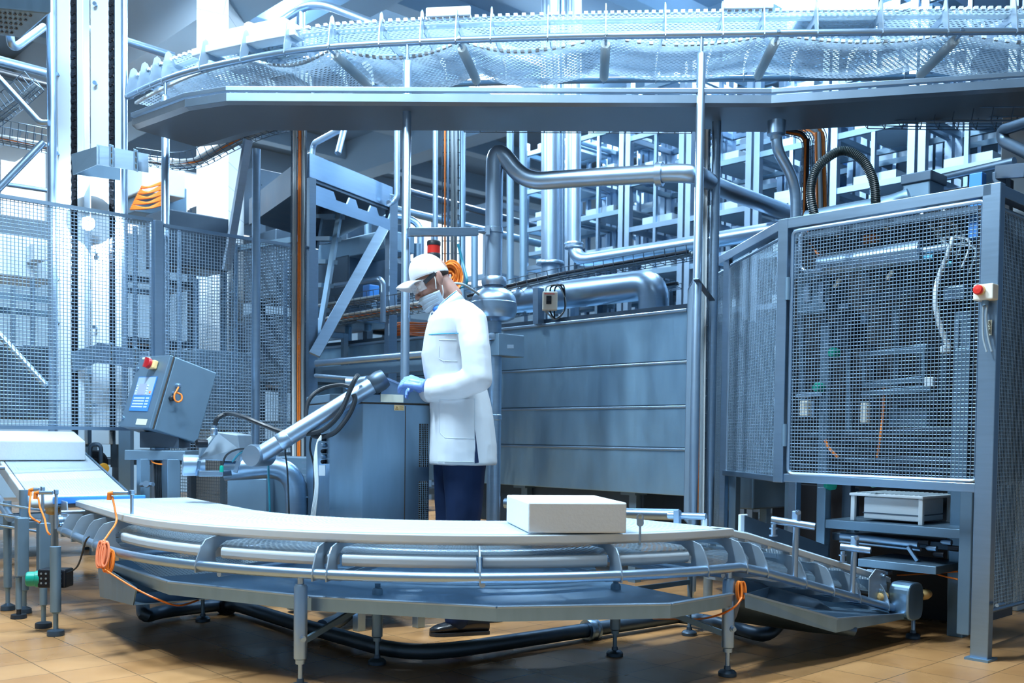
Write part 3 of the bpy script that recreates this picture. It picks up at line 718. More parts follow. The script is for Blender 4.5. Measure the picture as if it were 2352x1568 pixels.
# square bracket hanger rail above the belt (bent tube)
m = MB(); m.tube(fil([P(625, 62, 6.6), P(700, 12, 6.6), P(750, 12, 6.4), P(860, 55, 6.1)], .12), .026, 12)
g = solo('hand_rail', m, STEELP, 'bent steel tube rail rising behind the overhead belt near the ceiling', 'rail')
WL[g.name] = V(g.location); m = MB(); m.cyl(P(692, 20, 6.6), P(692, 70, 6.6), .03, 12); part('rail_post', m, STEELP, g)
# ================================================================ drip pan below the overhead belt
pan = thing('overhead_drip_pan', 'long shallow steel pan hanging below the overhead conveyor', 'pan', (.3, 5.4, 2.6))
PN = [PZ(x, y, 2.77) for x, y in ((2600, 148), (2352, 167), (1772, 206), (1300, 205), (948, 203), (520, 201), (425, 216), (303, 262))][::-1]
prof = [(0.0, 2.742), (0, 2.705), (-.03, 2.688), (-.40, 2.680), (-.43, 2.680), (-.60, 2.735), (-.60, 2.80), (-.605, 2.80), (-.605, 2.74), (-.43, 2.688), (-.40, 2.69), (-.03, 2.698), (-.006, 2.71), (-.006, 2.742)]
m = MB(); m.sweep([V((p.x, p.y, 0)) for p in PN], prof); part('trough', m, PAN, pan)
m = MB(); m.sweep([V((p.x, p.y, 0)) for p in PN], [(.008, 2.775), (.008, 2.752), (-.02, 2.752), (-.02, 2.775)]); part('rim', m, STEELP, pan, .002)
m = MB(); m.sweep([V((p.x, p.y, 0)) for p in PN[1:]], [(.0015, 2.742), (.0015, 2.700), (-.003, 2.700), (-.003, 2.742)]); part('front_lip', m, STEELP, pan)
for x, y0, D in ((1640, 295, 5.6), (588, 290, 6.3)):
    a = P(x, 600, D); m = MB(); m.cyl((a.x, a.y, .0), (a.x, a.y, 2.70), .026, 14); part('post', m, STEEL, pan)
m = MB(); m.bar(P(570, 320, 6.5), P(520, 620, 6.8), .05, .04); part('brace', m, STEEL, pan)
m = MB(); m.lathe(P(1783, 300, 5.45), -Z, [(.0, -.05), (.05, -.05), (.05, .02), (.035, .03), (.03, .05)], 18); part('drain_spout', m, STEEL, pan)
m = MB(); m.tube(fil([P(1783, 300, 5.45), P(1785, 345, 5.45), P(1828, 420, 5.5), P(1828, 640, 5.5)], .10), .030, 14)
solo('drain_downpipe', m, STEEL, 'crooked steel downpipe from the overhead pan to the right machine', 'pipe')
# clamp bar bolted between the two right posts
m = MB(); m.bar(P(1598, 640, 5.3), P(1636, 690, 5.55), .03, .006); part('post_tie', m, STEELD, pan)
# ================================================================ wire cable trays with cables
def ctray(label, pts, w, h, n, cabs, mt=STEELD, up=Z, name='wire_cable_tray', grp=None):
    pts = [V(p) for p in pts]; t = thing(name, label, 'cable tray', pts[0], grp)
    m = MB(); T, N = frames(pts)
    sides = []
    for i, p in enumerate(pts):
        s_ = T[i].cross(up); s_ = s_.normalized() if s_.length > .1 else V((1, 0, 0)); sides.append(s_)
    uu = [s_.cross(T[i]).normalized() for i, s_ in enumerate(sides)]
    for a, b in ((-1, 1), (-1, 0), (-.33, 0), (.33, 0), (1, 0), (1, 1)):
        m.tube([p+sides[i]*a*w/2+uu[i]*b*h for i, p in enumerate(pts)], .0028, 4, False)
    L = [0]
    for a, b in zip(pts[:-1], pts[1:]): L.append(L[-1]+(b-a).length)
    for k in range(n+1):
        d = L[-1]*k/n; i = max(j for j in range(len(L)) if L[j] <= d+1e-9); i = min(i, len(pts)-2); tt = (d-L[i])/(L[i+1]-L[i])
        p = pts[i].lerp(pts[i+1], tt); s_, u_ = sides[i], uu[i]
        m.tube([p-s_*w/2+u_*h, p-s_*w/2, p+s_*w/2, p+s_*w/2+u_*h], .0028, 4, False)
    part('wire_frame', m, mt, t)
    for a, r_, mc in cabs:
        q = [p+sides[i]*a*w/2+uu[i]*(r_+.006+.012*abs(math.sin(i*2.3+a*5))) for i, p in enumerate(pts)]
        m = MB(); m.tube(smooth(q, 3), r_, 7); part('cable', m, mc, t)
    return t
std = [(-.6, .012, GREY), (-.2, .014, GREY), (.25, .012, GREY), (.65, .010, CABLEW), (.1, .009, ORANGE)]
ctray('wire cable tray with orange cable dipping left below the overhead pan', fil([P(320, 372, 6.6), P(440, 390, 6.6), P(585, 305, 6.6), P(690, 285, 6.3), P(800, 285, 6.1)], .3), .16, .07, 34, std)
ctray('vertical wire cable tray with bright orange cables left of the steel platform', [P(688, 285, 6.45), P(687, 560, 6.45), P(686, 830, 6.6), P(686, 1060, 6.6)], .09, .03, 26, [(-.7, .010, GREY), (-.25, .0055, ORANGE), (.0, .006, ORANGE), (.45, .010, GREY), (.7, .007, CABLEW)], up=V((0, -1, 0)))
ctray('vertical wire cable tray with thin orange cable behind the red beacon', [P(1037, 292, 6.7), P(1037, 560, 6.7), P(1037, 640, 6.7)], .12, .03, 12, [(-.5, .010, GREY), (-.1, .012, GREY), (.35, .010, STEEL), (.7, .006, ORANGE)], up=V((0, -1, 0)))
ctray('wire cable tray along the underside of the overhead pan at the right picture edge', [P(1985, 285, 5.7), P(2160, 288, 5.5), P(2420, 288, 5.2)], .18, .07, 10, [(0, .008, GREY)])
ctray('narrow wire tray with orange cable tight under the middle of the overhead pan', [P(1065, 297, 6.0), P(1300, 299, 6.0), P(1590, 300, 5.9)], .10, .01, 14, [(-.3, .007, ORANGE), (.3, .008, GREY)])
ctray('vertical wire cable tray squeezed between the two tall posts right of the tank', [P(1616, 300, 5.6), P(1612, 700, 5.6), P(1606, 1190, 5.6)], .06, .03, 22, [(-.5, .008, CABLEW), (0, .010, GREY), (.5, .006, ORANGE), (.3, .007, TEAL)], up=V((0, -1, 0)))
ctray('curved orange cable tray rising behind the black hose', fil([P(1832, 295, 6.2), P(1880, 300, 6.1), P(1885, 500, 6.0)], .2), .08, .03, 10, [(-.4, .012, ORANGE), (.2, .014, GREY), (.6, .010, ORANGE)], up=V((0, -1, 0)))
ctray('dark vertical cable tray with orange cable beside the crooked downpipe', fil([P(1800, 300, 5.9), P(1853, 310, 5.9), P(1850, 500, 5.9)], .2), .05, .03, 12, [(0, .010, IRON), (.6, .008, ORANGE)], up=V((0, -1, 0)))
# ================================================================ mesh fence on the left
F0 = P(352, 993, 6.0); F0 = V((F0.x, F0.y, 0))
def fpt(x, z): 
    d = ray(x, 900); n = V((BV.y, -BV.x, 0)); p = CAM+d*(n.dot(F0-CAM)/n.dot(d)); return V((p.x, p.y, z))
fen = thing('mesh_fence', 'woven wire mesh safety fence in steel frames left of the person', 'fence', fpt(352, 0))
FN = BU*-1
def fpanel(x0, x1, z0, z1, fr=.02, pitch=.0195, lat=''):
    a, b = fpt(x0, z0), fpt(x1, z0); c, d = fpt(x0, z1), fpt(x1, z1)
    m = MB(); 
    for p, q in ((a, b), (c, d), (a, c), (b, d)): m.bar(p, q, fr, fr, FN)
    f = part('panel_frame', m, STEEL, fen)
    L = (b-a).length; H = z1-z0
    m = MB(); m.wires(a, b, c, d, int(L/pitch), int(H/pitch), .0021, FN); part('wire_mesh', m, WIRE, fen)
fpanel(-190, 350, .95, 2.19); fpanel(372, 712, .80, 2.17)
for x, zt in ((361, 2.19), (718, 2.17)):
    m = MB(); m.bar(fpt(x, 0), fpt(x, zt), .05, .05); part('post', m, STEEL, fen, .003)
# second fence closing the cell behind
fb = thing('mesh_fence', 'rear woven mesh fence seen through the left fence, with a slanted top rail', 'fence', P(600, 900, 8.0))
g0, g1 = P(352, 900, 8.4), P(700, 900, 7.3)
G = lambda t, z: V((g0.x+(g1.x-g0.x)*t, g0.y+(g1.y-g0.y)*t, z))
m = MB()
for p, q in ((G(0, .3), G(1, .3)), (G(0, 2.35), G(1, 2.35)), (G(0, .1), G(0, 2.35)), (G(1, 0), G(1, 2.35)), (G(.5, 0), G(.5, 2.35))): m.bar(p, q, .04, .04)
part('panel_frame', m, STEELM, fb)
m = MB(); m.wires(G(0, .3), G(1, .3), G(0, 2.35), G(1, 2.35), 64, 82, .0022, V((0, -1, 0))); part('wire_mesh', m, WIRE, fb)
# ================================================================ vertical chain elevator
el = thing('chain_elevator', 'tall white chain elevator behind the left mesh fence', 'elevator', P(200, 1000, 6.5))
ED = 6.5
def vcol(x, w, d, z0, z1, D, name, mt, bev=.004):
    a = P(x, 500, D); m = MB(); m.box((a.x, a.y+d/2, (z0+z1)/2), (w, d, z1-z0)); return part(name, m, mt, el, bev)
for x, w, z0 in ((147, .085, .85), (185, .042, .85), (229, .115, .85), (272, .045, .85)):
    vcol(x, w, .10, z0, 4.6, ED, 'guide_column', WHITEG)
for x in (169, 255):
    a = P(x, 500, ED+.02)
    ch = MB()
    z = .95
    while z < 4.1:
        ch.box((a.x, a.y, z), (.030, .014, .034)); ch.box((a.x, a.y-.004, z+.028), (.018, .02, .030)); ch.lathe((a.x-.022, a.y-.008, z+.028), V((1, 0, 0)), [(0, 0), (.008, 0), (.008, .044), (0, .044)], 7)
        z += .056
    part('chain', ch, IRON, el)
    m = MB(); m.box((a.x, a.y+.05, 2.4), (.045, .02, 3.4)); part('chain_guide', m, STEELD, el)
for x, r in ((120, .029), (286, .020)):
    a = P(x, 500, ED-.05); m = MB(); m.cyl((a.x, a.y, 0), (a.x, a.y, 4.6), r, 16); part('post', m, STEELP, el)
for x, ys in ((134, (172, 354, 640, 740, 920)), (221, (12, 193, 580, 752, 930))):
    for y in ys:
        p = P(x, y, ED-.01); m = MB(); m.lathe(p, V((0, -1, 0)), [(.006, -.02), (.006, .02), (.013, .02), (.013, .03), (0, .03)], 8); part('bolt', m, STEEL, el)
# carriers: angled shelf plates with slotted ears
def carrier(y, D=6.25):
    o = P(165, y, D); m = MB()
    a, b, c = P(165, y+2, D), P(228, y-17, D-.25), P(278, y+62, D+.02)
    m.plate([P(165, y+2, D), P(228, y-17, D-.22), P(228, y+24, D-.22), P(168, y+50, D)], .006)
    m.plate([P(168, y+4, D+.05), P(276, y+33, D+.05), P(276, y+62, D+.05), P(168, y+48, D+.05)], .006)
    cr = part('carrier', m, STEELM, el)
    m = MB(); m.plate([P(222, y-20, D-.22), P(341, y+2, D-.14), P(341, y+44, D-.14), P(222, y+26, D-.22)], .006); part('carrier_arm', m, STEEL, cr)
    for x in (255, 311):
        m = MB(); m.plate([P(x-4, y-22+(x-255)*.2, D-.22), P(x+6, y-18+(x-255)*.2, D-.22), P(x+6, y+32+(x-255)*.2, D-.22), P(x-4, y+28+(x-255)*.2, D-.22)], .008); part('slotted_ear', m, STEELM, cr, .002)
        m = MB()
        for k in range(3): m.box(P(x+1, y-10+k*14+(x-255)*.2, D-.229), (.005, .004, .022))
        part('slot', m, INK, cr)
carrier(352); carrier(806, 6.5)
# lower drive: sprocket, motor case
c = P(222, 1062, 6.45); m = MB(); m.lathe(c, V((0, -1, 0)), [(0, 0), (.075, 0), (.082, .015), (.075, .03), (.03, .03), (.03, .06), (0, .06)], 22); part('sprocket', m, IRON, el)
c2 = P(238, 1075, 6.3); m = MB(); m.lathe(c2, V((1, -.8, 0)), [(.03, -.02), (.034, .0), (.03, .015), (0, .018)], 16); part('bearing_cap', m, YELP, el)
m = MB(); m.tube(fil([P(207, 1085, 6.3), P(207, 1020, 6.3), P(232, 1020, 6.3), P(232, 1090, 6.3), P(207, 1086, 6.3)], .06), .014, 8); part('drive_frame', m, STEELD, el)
m = MB(); c = P(206, 1000, 6.6); m.box(c, (.11, .1, .12)); part('gear_case', m, STEELD, el, .01)
m = MB(); a = P(290, 1075, 6.4); m.box((a.x, a.y, .5), (.075, .06, 1.0)); part('base_post', m, STEELM, el)
# inspection lamp shining behind the fence
lp = thing('work_lamp', 'small glaring round lamp shining behind the left mesh fence', 'lamp', P(203, 515, 6.35))
m = MB(); m.lathe(P(203, 513, 6.36), V((.1, -1, -.05)), [(0, -.05), (.035, -.05), (.045, 0), (.045, .01), (.038, .01)], 18); part('lamp_case', m, STEEL, lp)
m = MB(); m.lathe(P(203, 513, 6.36), V((.1, -1, -.05)), [(0, .008), (.038, .008), (.036, .014), (0, .018)], 18); part('lens', m, emit('lamp lens', (.9, .97, 1), 40), lp)
d = bpy.data.lights.new('lamp_light', 'SPOT'); d.energy = 25; d.spot_size = 2.6; d.color = (.85, .94, 1); l = bpy.data.objects.new('lamp_light', d); C.objects.link(l); l.location = V((.01, -.06, -.01)); l.parent = lp
l.rotation_euler = (math.radians(85), 0, 0)
# ================================================================ structure and pipes at the upper left
m = MB(); m.hexa(P(-30, 16, 5.9), P(118, 30, 5.7)-P(-30, 16, 5.9), BU*.5, Z*.35)
tb = solo('perforated_box', m, STEELH, 'perforated steel box hanging in the top left corner of the picture', 'box', bev=.01)
WL[tb.name] = V(tb.location); m = MB(); o = P(-30, 16, 5.9); a = P(118, 30, 5.7)-o
for i in range(9):
    for j in range(5): m.lathe(o+a*(.12+.08*i)+BU*(.08+.085*j)-Z*.001, -Z, [(.013, 0), (.013, .002), (0, .002)], 8)
part('hole_pattern', m, INK, tb)
def pipe(label, pts, r, mt=STEELP, cat='pipe', name='steel_pipe', rad=.12, n=12, grp=None):
    m = MB(); m.tube(fil(pts, rad), r, n); return solo(name, m, mt, label, cat, grp)
pipe('steel pipe bent down below the perforated box, farthest left', [P(22, 40, 6.3), P(24, 118, 6.3), P(100, 62, 6.6)], .025)
pipe('thick grey horizontal pipe left of the elevator post', [P(-30, 132, 6.6), P(110, 168, 7.4)], .032, STEEL)
pipe('dark horizontal beam pipe below the thick grey pipe at the left edge', [P(-30, 158, 6.5), P(112, 196, 7.4)], .025, IRON)
pipe('slanting brace tube falling right to the elevator post', [P(-20, 160, 6.45), P(92, 282, 6.4), P(112, 282, 6.4)], .020)
pipe('slanting brace tube rising right to the elevator post above the fence', [P(-10, 440, 6.3), P(100, 326, 6.4)], .022, STEEL)
pipe('lower slanting brace tube falling right behind the left fence', [P(-5, 765, 6.3), P(106, 885, 6.3)], .020)
pipe('thin horizontal steel pipe left behind the fence top', [P(-20, 418, 7.6), P(112, 438, 8.1)], .018, STEEL)
pipe('grey pipe crossing behind the white elevator columns', [P(180, 60, 7.2), P(400, 130, 7.6)], .030, STEEL)
ctray('wire cable tray climbing right at the upper left edge', [P(-20, 290, 6.7), P(45, 240, 6.7), P(90, 200, 6.7)], .14, .10, 12, std[:3])
ctray('horizontal wire cable tray with orange cable at the left edge above the fence', [P(-30, 318, 6.75), P(112, 345, 6.9)], .18, .12, 8, std)
# hall girder, pale and big, seen past the elevator
# stacked machine frames behind the left fence
def frame_rack(label, px, py, D, w, d, h, tiers, sh=True, cat='frame', name='machine_rack', mt=STEEL, t_=.045, grp=None, filler=None):
    c = P(px, py, D); t = thing(name, label, cat, (c.x, c.y, 0), grp); o = V((c.x, c.y, 0))
    for i in (-.5, .5):
        for j in (-.5, .5):
            q = o+BU*(i*w)+BV*(j*d); m = MB(); m.bar(q, q+Z*h, t_, t_); part('upright', m, mt, t)
    for k in range(tiers+1):
        z = .25+(h-.27)*k/tiers; m = MB(); q = [o+BU*(i*w/2)+BV*(j*d/2)+Z*z for i, j in ((-1, -1), (1, -1), (1, 1), (-1, 1))]
        for a in range(4): m.bar(q[a], q[(a+1) % 4], t_*.8, t_)
        if sh and k < tiers: m.bbox(o+Z*(z+.01), (d*.96, w*.96, .012))
        part('tier', m, mt, t)
    return t
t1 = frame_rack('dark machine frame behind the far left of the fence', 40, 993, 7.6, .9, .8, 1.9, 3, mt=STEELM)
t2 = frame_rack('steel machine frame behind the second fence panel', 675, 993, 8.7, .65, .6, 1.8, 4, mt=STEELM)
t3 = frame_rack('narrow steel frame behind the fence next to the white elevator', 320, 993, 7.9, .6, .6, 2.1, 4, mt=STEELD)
def lump(label, px, py, D, w, h, d, mt, name='machine_cabinet', cat='cabinet', bev=.01, grp=None):
    c = P(px, py, D); m = MB(); m.bbox((c.x, c.y, c.z), (d, w, h)); return solo(name, m, mt, label, cat, grp, bev)
lump('pale blue machine housing high behind the fence at the left edge', 30, 600, 7.6, .5, .30, .5, WHITEG)
block('cheese block on the machine high behind the left fence', P(78, 596, 7.3), V((.10, .02, 0)), BU*.3, Z*.12)
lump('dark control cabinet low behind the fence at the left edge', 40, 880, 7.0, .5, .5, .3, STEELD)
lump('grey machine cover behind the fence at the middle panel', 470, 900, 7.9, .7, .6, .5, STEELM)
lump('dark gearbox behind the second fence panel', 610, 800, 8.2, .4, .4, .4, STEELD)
for i, (x, y0, y1, D) in enumerate(((412, 520, 1020, 7.3), (450, 640, 1000, 7.6), (540, 560, 1010, 7.7), (655, 600, 1010, 7.2), (30, 660, 950, 7.0), (75, 640, 950, 7.2), (310, 520, 960, 7.2))):
    pipe('thin upright steel tube behind the left fence, %s' % ('first right of the fence corner post', 'between fence corner and wall pillar', 'before the dark gearbox', 'nearest the orange cables', 'farthest left', 'below the cheese block', 'beside the round elevator post')[i], [P(x, y0, D), P(x, y1, D)], .018, STEEL)
# ================================================================ control box with screen and its stand
cb = thing('control_box', 'tilted grey control box with blue keypad and red rotary switch', 'control box', P(390, 1020, 5.65))
N0, N1 = P(354, 986, 5.52), P(403, 819, 5.60)
UPc = N1-N0; Ac = P(284, 983, 5.78)-N0; Bc = P(441, 1014, 5.74)-N0
Ac -= UPc.normalized()*Ac.dot(UPc.normalized()); Bc -= UPc.normalized()*Bc.dot(UPc.normalized())
if True:
    an = Ac.normalized(); Bc = (Bc-an*Bc.dot(an)).normalized()*Bc.length
m = MB(); m.hexa(N0, Ac, Bc, UPc); part('case', m, STEELM, cb, .006)
nA = -Bc.normalized(); nB = -Ac.normalized()
m = MB(); m.hexa(N0-UPc*.0+Ac*.01+nA*.0, Ac*.98, nA*.03, UPc); dr = part('door', m, STEELM, cb, .004)
def fa(s, t, h=.031): return N0+Ac*s+UPc*t+nA*h
def fpl(s0, s1, t0, t1, h, th): 
    m = MB(); m.hexa(fa(s0, t0, h), Ac*(s1-s0), nA*th, UPc*(t1-t0)); return m
m = MB(); m.hexa(N0+Ac*.0+nA*.004, Ac*.02, nA*.006, UPc); part('door_gap', m, INK, cb)
part('keypad', fpl(.20, .80, .22, .70, .031, .003), BLUE, dr, label='bright blue keypad')
kp = fpl(.22, .78, .44, .69, .0335, .002); part('display_surround', kp, mat('pale display surround', (.38, .55, .78), .4), dr)
part('display', fpl(.44, .68, .45, .60, .0355, .001), mat('display glass', (.36, .46, .80), .2, 0, .1, 20), dr, label='violet grey display')
m = MB()
for r in range(4):
    for k in range(14):
        if k in (10,): continue
        m.hexa(fa(.75-k*.036, .27+r*.04, .0335), Ac*-.026, nA*.002, UPc*.02)
for k in range(4):
    m.hexa(fa(.42, .455+k*.036, .0355), Ac*-.05, nA*.002, UPc*.02); m.hexa(fa(.76, .455+k*.036, .0355), Ac*-.05, nA*.002, UPc*.02)
part('key_set', m, WHITE, dr)
m = MB(); m.hexa(fa(.30, .47, .0355), Ac*-.05, nA*.002, UPc*.025); part('red_key', m, SALMON, dr)
m = MB(); m.hexa(fa(.30, .80, .031), Ac*.24, nA*.028, UPc*.115); sw = part('switch_plate', m, YEL, dr, .006, label='yellow switch plate')
m = MB(); c = fa(.42, .86, .06); m.lathe(c, nA, [(.030, 0), (.030, .014), (.026, .018), (0, .018)], 22); m.bar(c+nA*.022-UPc.normalized()*.028, c+nA*.022+UPc.normalized()*.028, .014, .02, nA); part('rotary_knob', m, REDD, sw, label='dark red rotary knob')
part('label_plate', fpl(.12, .46, .035, .115, .031, .001), LABELM, dr); part('label_plate', fpl(.62, .88, .955, .985, .031, .001), LABELM, dr)
for t in (.12, .82):
    m = MB(); m.lathe(fa(.92, t), nA, [(.010, 0), (.010, .008), (.004, .010), (0, .010)], 12); part('latch', m, STEELP, dr)
# orange cable loop on the side face
def fbp(s, t, h): return N0+Bc*s+UPc*t+nB*h
cc = smooth([fbp(.22, .64, .02), fbp(.17, .57, .035), fbp(.14, .50, .04), fbp(.17, .44, .045), fbp(.25, .43, .045), fbp(.31, .47, .045), fbp(.29, .53, .04), fbp(.22, .545, .03), fbp(.19, .535, .01)])
m = MB(); m.tube(cc, .005, 8); part('cable_loop', m, ORANGE, cb, label='short looped orange cable')
m = MB(); m.lathe(fbp(.22, .645, 0), nB, [(.014, 0), (.014, .02), (.008, .028), (0, .028)], 12); m.lathe(fbp(.18, .535, 0), nB, [(.009, 0), (.009, .015), (0, .015)], 10); part('cable_gland', m, STEELP, cb)
m = MB(); m.lathe(fbp(.16, .46, 0), nB, [(.015, 0), (.015, .02), (.007, .026), (0, .026)], 12); part('cable_gland', m, RUBBER, cb)
# stand
bc = (N0+Ac*.45+Bc*.5)
m = MB(); m.box((bc.x+.02, bc.y, P(390, 1010, 5.65).z), (.22, .2, .09)); part('foot_box', m, STEELD, cb, .004)
zt = P(370, 1045, 5.65).z
m = MB(); m.box((bc.x+.01, bc.y, zt), (.34, .28, .055)); part('stand_top', m, STEELM, cb, .004)
for x, w in ((329, .055), (393, .075)):
    a = P(x, 1100, 5.6); m = MB(); m.bar((a.x, a.y, 0), (a.x, a.y, zt-.02), w, w); part('stand_leg', m, STEELM, cb, .003)
m = MB(); m.tube(smooth([P(346, 1052, 5.6), P(352, 1062, 5.6), P(372, 1066, 5.6), P(385, 1063, 5.6)]), .0045, 6); part('cable', m, ORANGE, cb)
m = MB()
for k in range(4): m.tube(smooth([P(354+k*5, 1050, 5.62), P(356+k*4, 1090, 5.62), P(358+k*4, 1150, 5.62)]), .006, 6)
part('cable_bundle', m, RUBBER, cb)
m = MB(); m.cyl(P(324, 1113, 5.55), P(352, 1112, 5.5), .012, 10); m.lathe(P(338, 1112, 5.52), V((0, -1, .2)), [(0, 0), (.018, 0), (.018, .02), (0, .02)], 12); part('clamp_fitting', m, STEELP, cb)
# ================================================================ operator console
kb = thing('operator_console', 'grey steel operator console with sloping top and swivel arm beside the person', 'console', (-.72, 5.0, 0))
ka, kbp = V((-.708, 4.74, 0)), V((-.405, 4.90, 0)); kf = (kbp-ka).normalized(); kn = V((kf.y, -kf.x, 0)); kin = -kn
ke = V((-.875, 4.80, 0)); kd = V((-1.02, 5.12, 0)); kc = kbp+kin*.50
plan = [ka, kbp, kc, kd+kin*.12, kd, ke]
zg = 1.083
m = MB(); m.prism([p+Z*.14 for p in plan], Z*(zg-.14-.004)); part('body', m, STEELH, kb, .003)
m = MB(); m.prism([p+Z*(zg-.006) for p in [ka+kin*.006, kbp+kin*.006, kc, kd+kin*.11, kd+kf*.006, ke+kin*.006]], Z*.012); part('shadow_gap', m, INK, kb)
ztop = zg+.042
m = MB(); m.prism([p+Z*(zg+.003) for p in plan], Z*(ztop-zg-.003)); part('top_plate', m, STEELM, kb, .003)
def kp_(s, z): return ka+kf*s+Z*z
L_ = (kbp-ka).length
prf = [(.085, ztop-.001), (.105, ztop+.070), (.118, ztop+.074), (L_+.010, ztop-.012), (L_+.012, zg+.004), (.085, zg+.004)]
m = MB(); m.prism([kp_(s, z)+kn*.004 for s, z in prf], kin*.46); part('keyboard_desk', m, STEELM, kb, .003)
m = MB(); m.prism([kp_(s, z)+kn*.008 for s, z in ((.112, ztop+.072), (.118, ztop+.081), (L_+.016, ztop-.005), (L_+.012, ztop-.014))], kin*.47); part('desk_cover', m, STEELP, kb, .001)
dd = (kp_(L_, ztop-.012)-kp_(.118, ztop+.074)).normalized(); dn_ = kn.cross(dd)*-1
dn_ = dn_ if dn_.z > 0 else -dn_
m = MB()
for i in range(5):
    for j in range(4): m.box(kp_(.118, ztop+.083)+dd*(.05+.045*i)+kin*(.10+.05*j)+dn_*.002, (.03, .03, .008), dd, kin, dn_)
part('button_field', m, WHITE, kb)
# side door seam, vents, labels
sx = lambda px: (ray(px, 950).xy.to_3d())
def ks(px):   # arc length along the side face at image column px
    d = ray(px, 980); n = kn; q = CAM+d*(n.dot(ka-CAM)/n.dot(d)); return (q-ka).dot(kf)
m = MB(); m.hexa(kp_(ks(930), .15)+kn*.001, kf*.004, kin*.004, Z*(zg-.16)); part('door_seam', m, INK, kb)
def perf(name_z0, z0, z1):
    s0, s1 = ks(963), ks(984)
    m = MB(); m.hexa(kp_(s0, z0)+kn*.0015, kf*(s1-s0-.002), kin*.004, Z*(z1-z0)); v = part('vent', m, INK, kb, .001)
    m = MB(); ny = int((z1-z0)/.010); nx = int((s1-s0)/.0085)
    m.wires(kp_(s0, z0)+kn*.004, kp_(s1-.002, z0)+kn*.004, kp_(s0, z1)+kn*.004, kp_(s1-.002, z1)+kn*.004, nx, ny, .0019, kn); part('vent_screen', m, STEELM, v)
def kz(y): return P(970, y, ka.y+.14).z
perf('', kz(1072), kz(973)); perf('', .30, kz(1105))
m = MB(); m.hexa(kp_(ks(873), P(873, 923, 4.8).z)+kn*.006, kf*(ks(925)-ks(873)), kin*.004, Z*.037); part('label_plate', m, LABELM, kb, label='blank pale label strip')
m = MB(); s0 = ks(905); z0 = P(905, 942, 4.8).z; m.hexa(kp_(s0, z0)+kn*.0015, kf*(ks(928)-s0), kin*.003, Z*.026); wl = part('warning_label', m, LABELY, kb, label='cream warning label')
m = MB(); s1 = s0+.004; b = kp_(s1, z0+.004)+kn*.0018
def tri(b, w, h, e): return [b, b+kf*w, b+kf*w/2+Z*h]
t0 = tri(b, .018, .017, 0); c = sum(t0, V((0, 0, 0)))/3
t1_ = [c+(p-c)*.62 for p in t0]; off_ = kn*.0006
m.add([p+off_ for p in t0]+[p+off_ for p in t1_], [(0, 1, 4, 3), (1, 2, 5, 4), (2, 0, 3, 5)]); m.hexa(c-Z*.002+off_-kf*.001, kf*.002, kn*.0002, Z*.006); part('warning_triangle', m, mat('brown print', (.30, .14, .02), .6), wl)
m = MB()
for k in range(4): m.hexa(kp_(s0+.026, z0+.005+k*.005)+kn*.002, kf*(.020-.004*(k % 2)), kn*.0003, Z*.0016)
part('print_lines', m, mat('ochre print', (.45, .30, .10), .6), wl)
for px, D in ((822, 4.70), (960, 4.80)):
    a = P(px, 1400, D); m = MB(); m.bar((a.x, a.y+.04, .0), (a.x, a.y+.04, .145), .045, .045); part('leg', m, STEELP, kb, .003)
# left side: connectors, data plate, white cables
f2 = (ke-ka).normalized(); 
sd = (kd-ke).normalized(); sn = V((sd.y, -sd.x, 0)); sn = sn if sn.x < 0 else -sn
for k, y in enumerate((1008, 1022, 1036, 1048, 1060)):
    p = P(744, y, 4.86); m = MB(); m.lathe(p, V((-.5, -1, 0)), [(.0, -.02), (.011, -.02), (.011, .012), (.007, .018), (0, .018)], 10); part('connector', m, STEELP if k % 2 else IRON, kb)
m = MB(); m.plate([P(733, 1068, 4.84), P(747, 1068, 4.80), P(747, 1092, 4.80), P(733, 1092, 4.84)], .002); part('data_plate', m, WHITE, kb)
# arm: flange, tube, end cap
A0_, A1_ = P(853, 886, 4.76), P(594, 1046, 4.62)
d = (A1_-A0_).normalized()
m = MB(); m.cyl(A0_, A1_, .0395, 22); m.lathe(A1_-d*.16, d, [(.0395, 0), (.0415, .003), (.0415, .05), (.0395, .053)], 22); arm = part('swivel_arm', m, STEELP, kb)
m = MB(); m.lathe(A1_+V((0, .045, 0)), V((-.35, -1, 0)), [(0, -.05), (.050, -.05), (.052, .07), (.048, .082), (0, .084)], 24); part('end_joint', m, STEELP, arm)
m = MB(); m.lathe(P(860, 882, 4.77)-d*.02, V((-d.x, -d.y, -d.z)), [(.030, -.05), (.047, -.03), (.050, .012), (.044, .04), (.0, .042)], 22); part('swivel_flange', m, STEELD, kb)
m = MB(); m.prism([P(843, 905, 4.78), P(868, 885, 4.78), P(866, 908, 4.78)], V((0, .05, 0))); part('arm_bracket', m, STEELD, kb)
m = MB(); m.tube([P(795, 880, 5.05), P(812, 880, 5.05), P(846, 876, 5.0)], .03, 14); part('arm_stub', m, STEELP, kb)
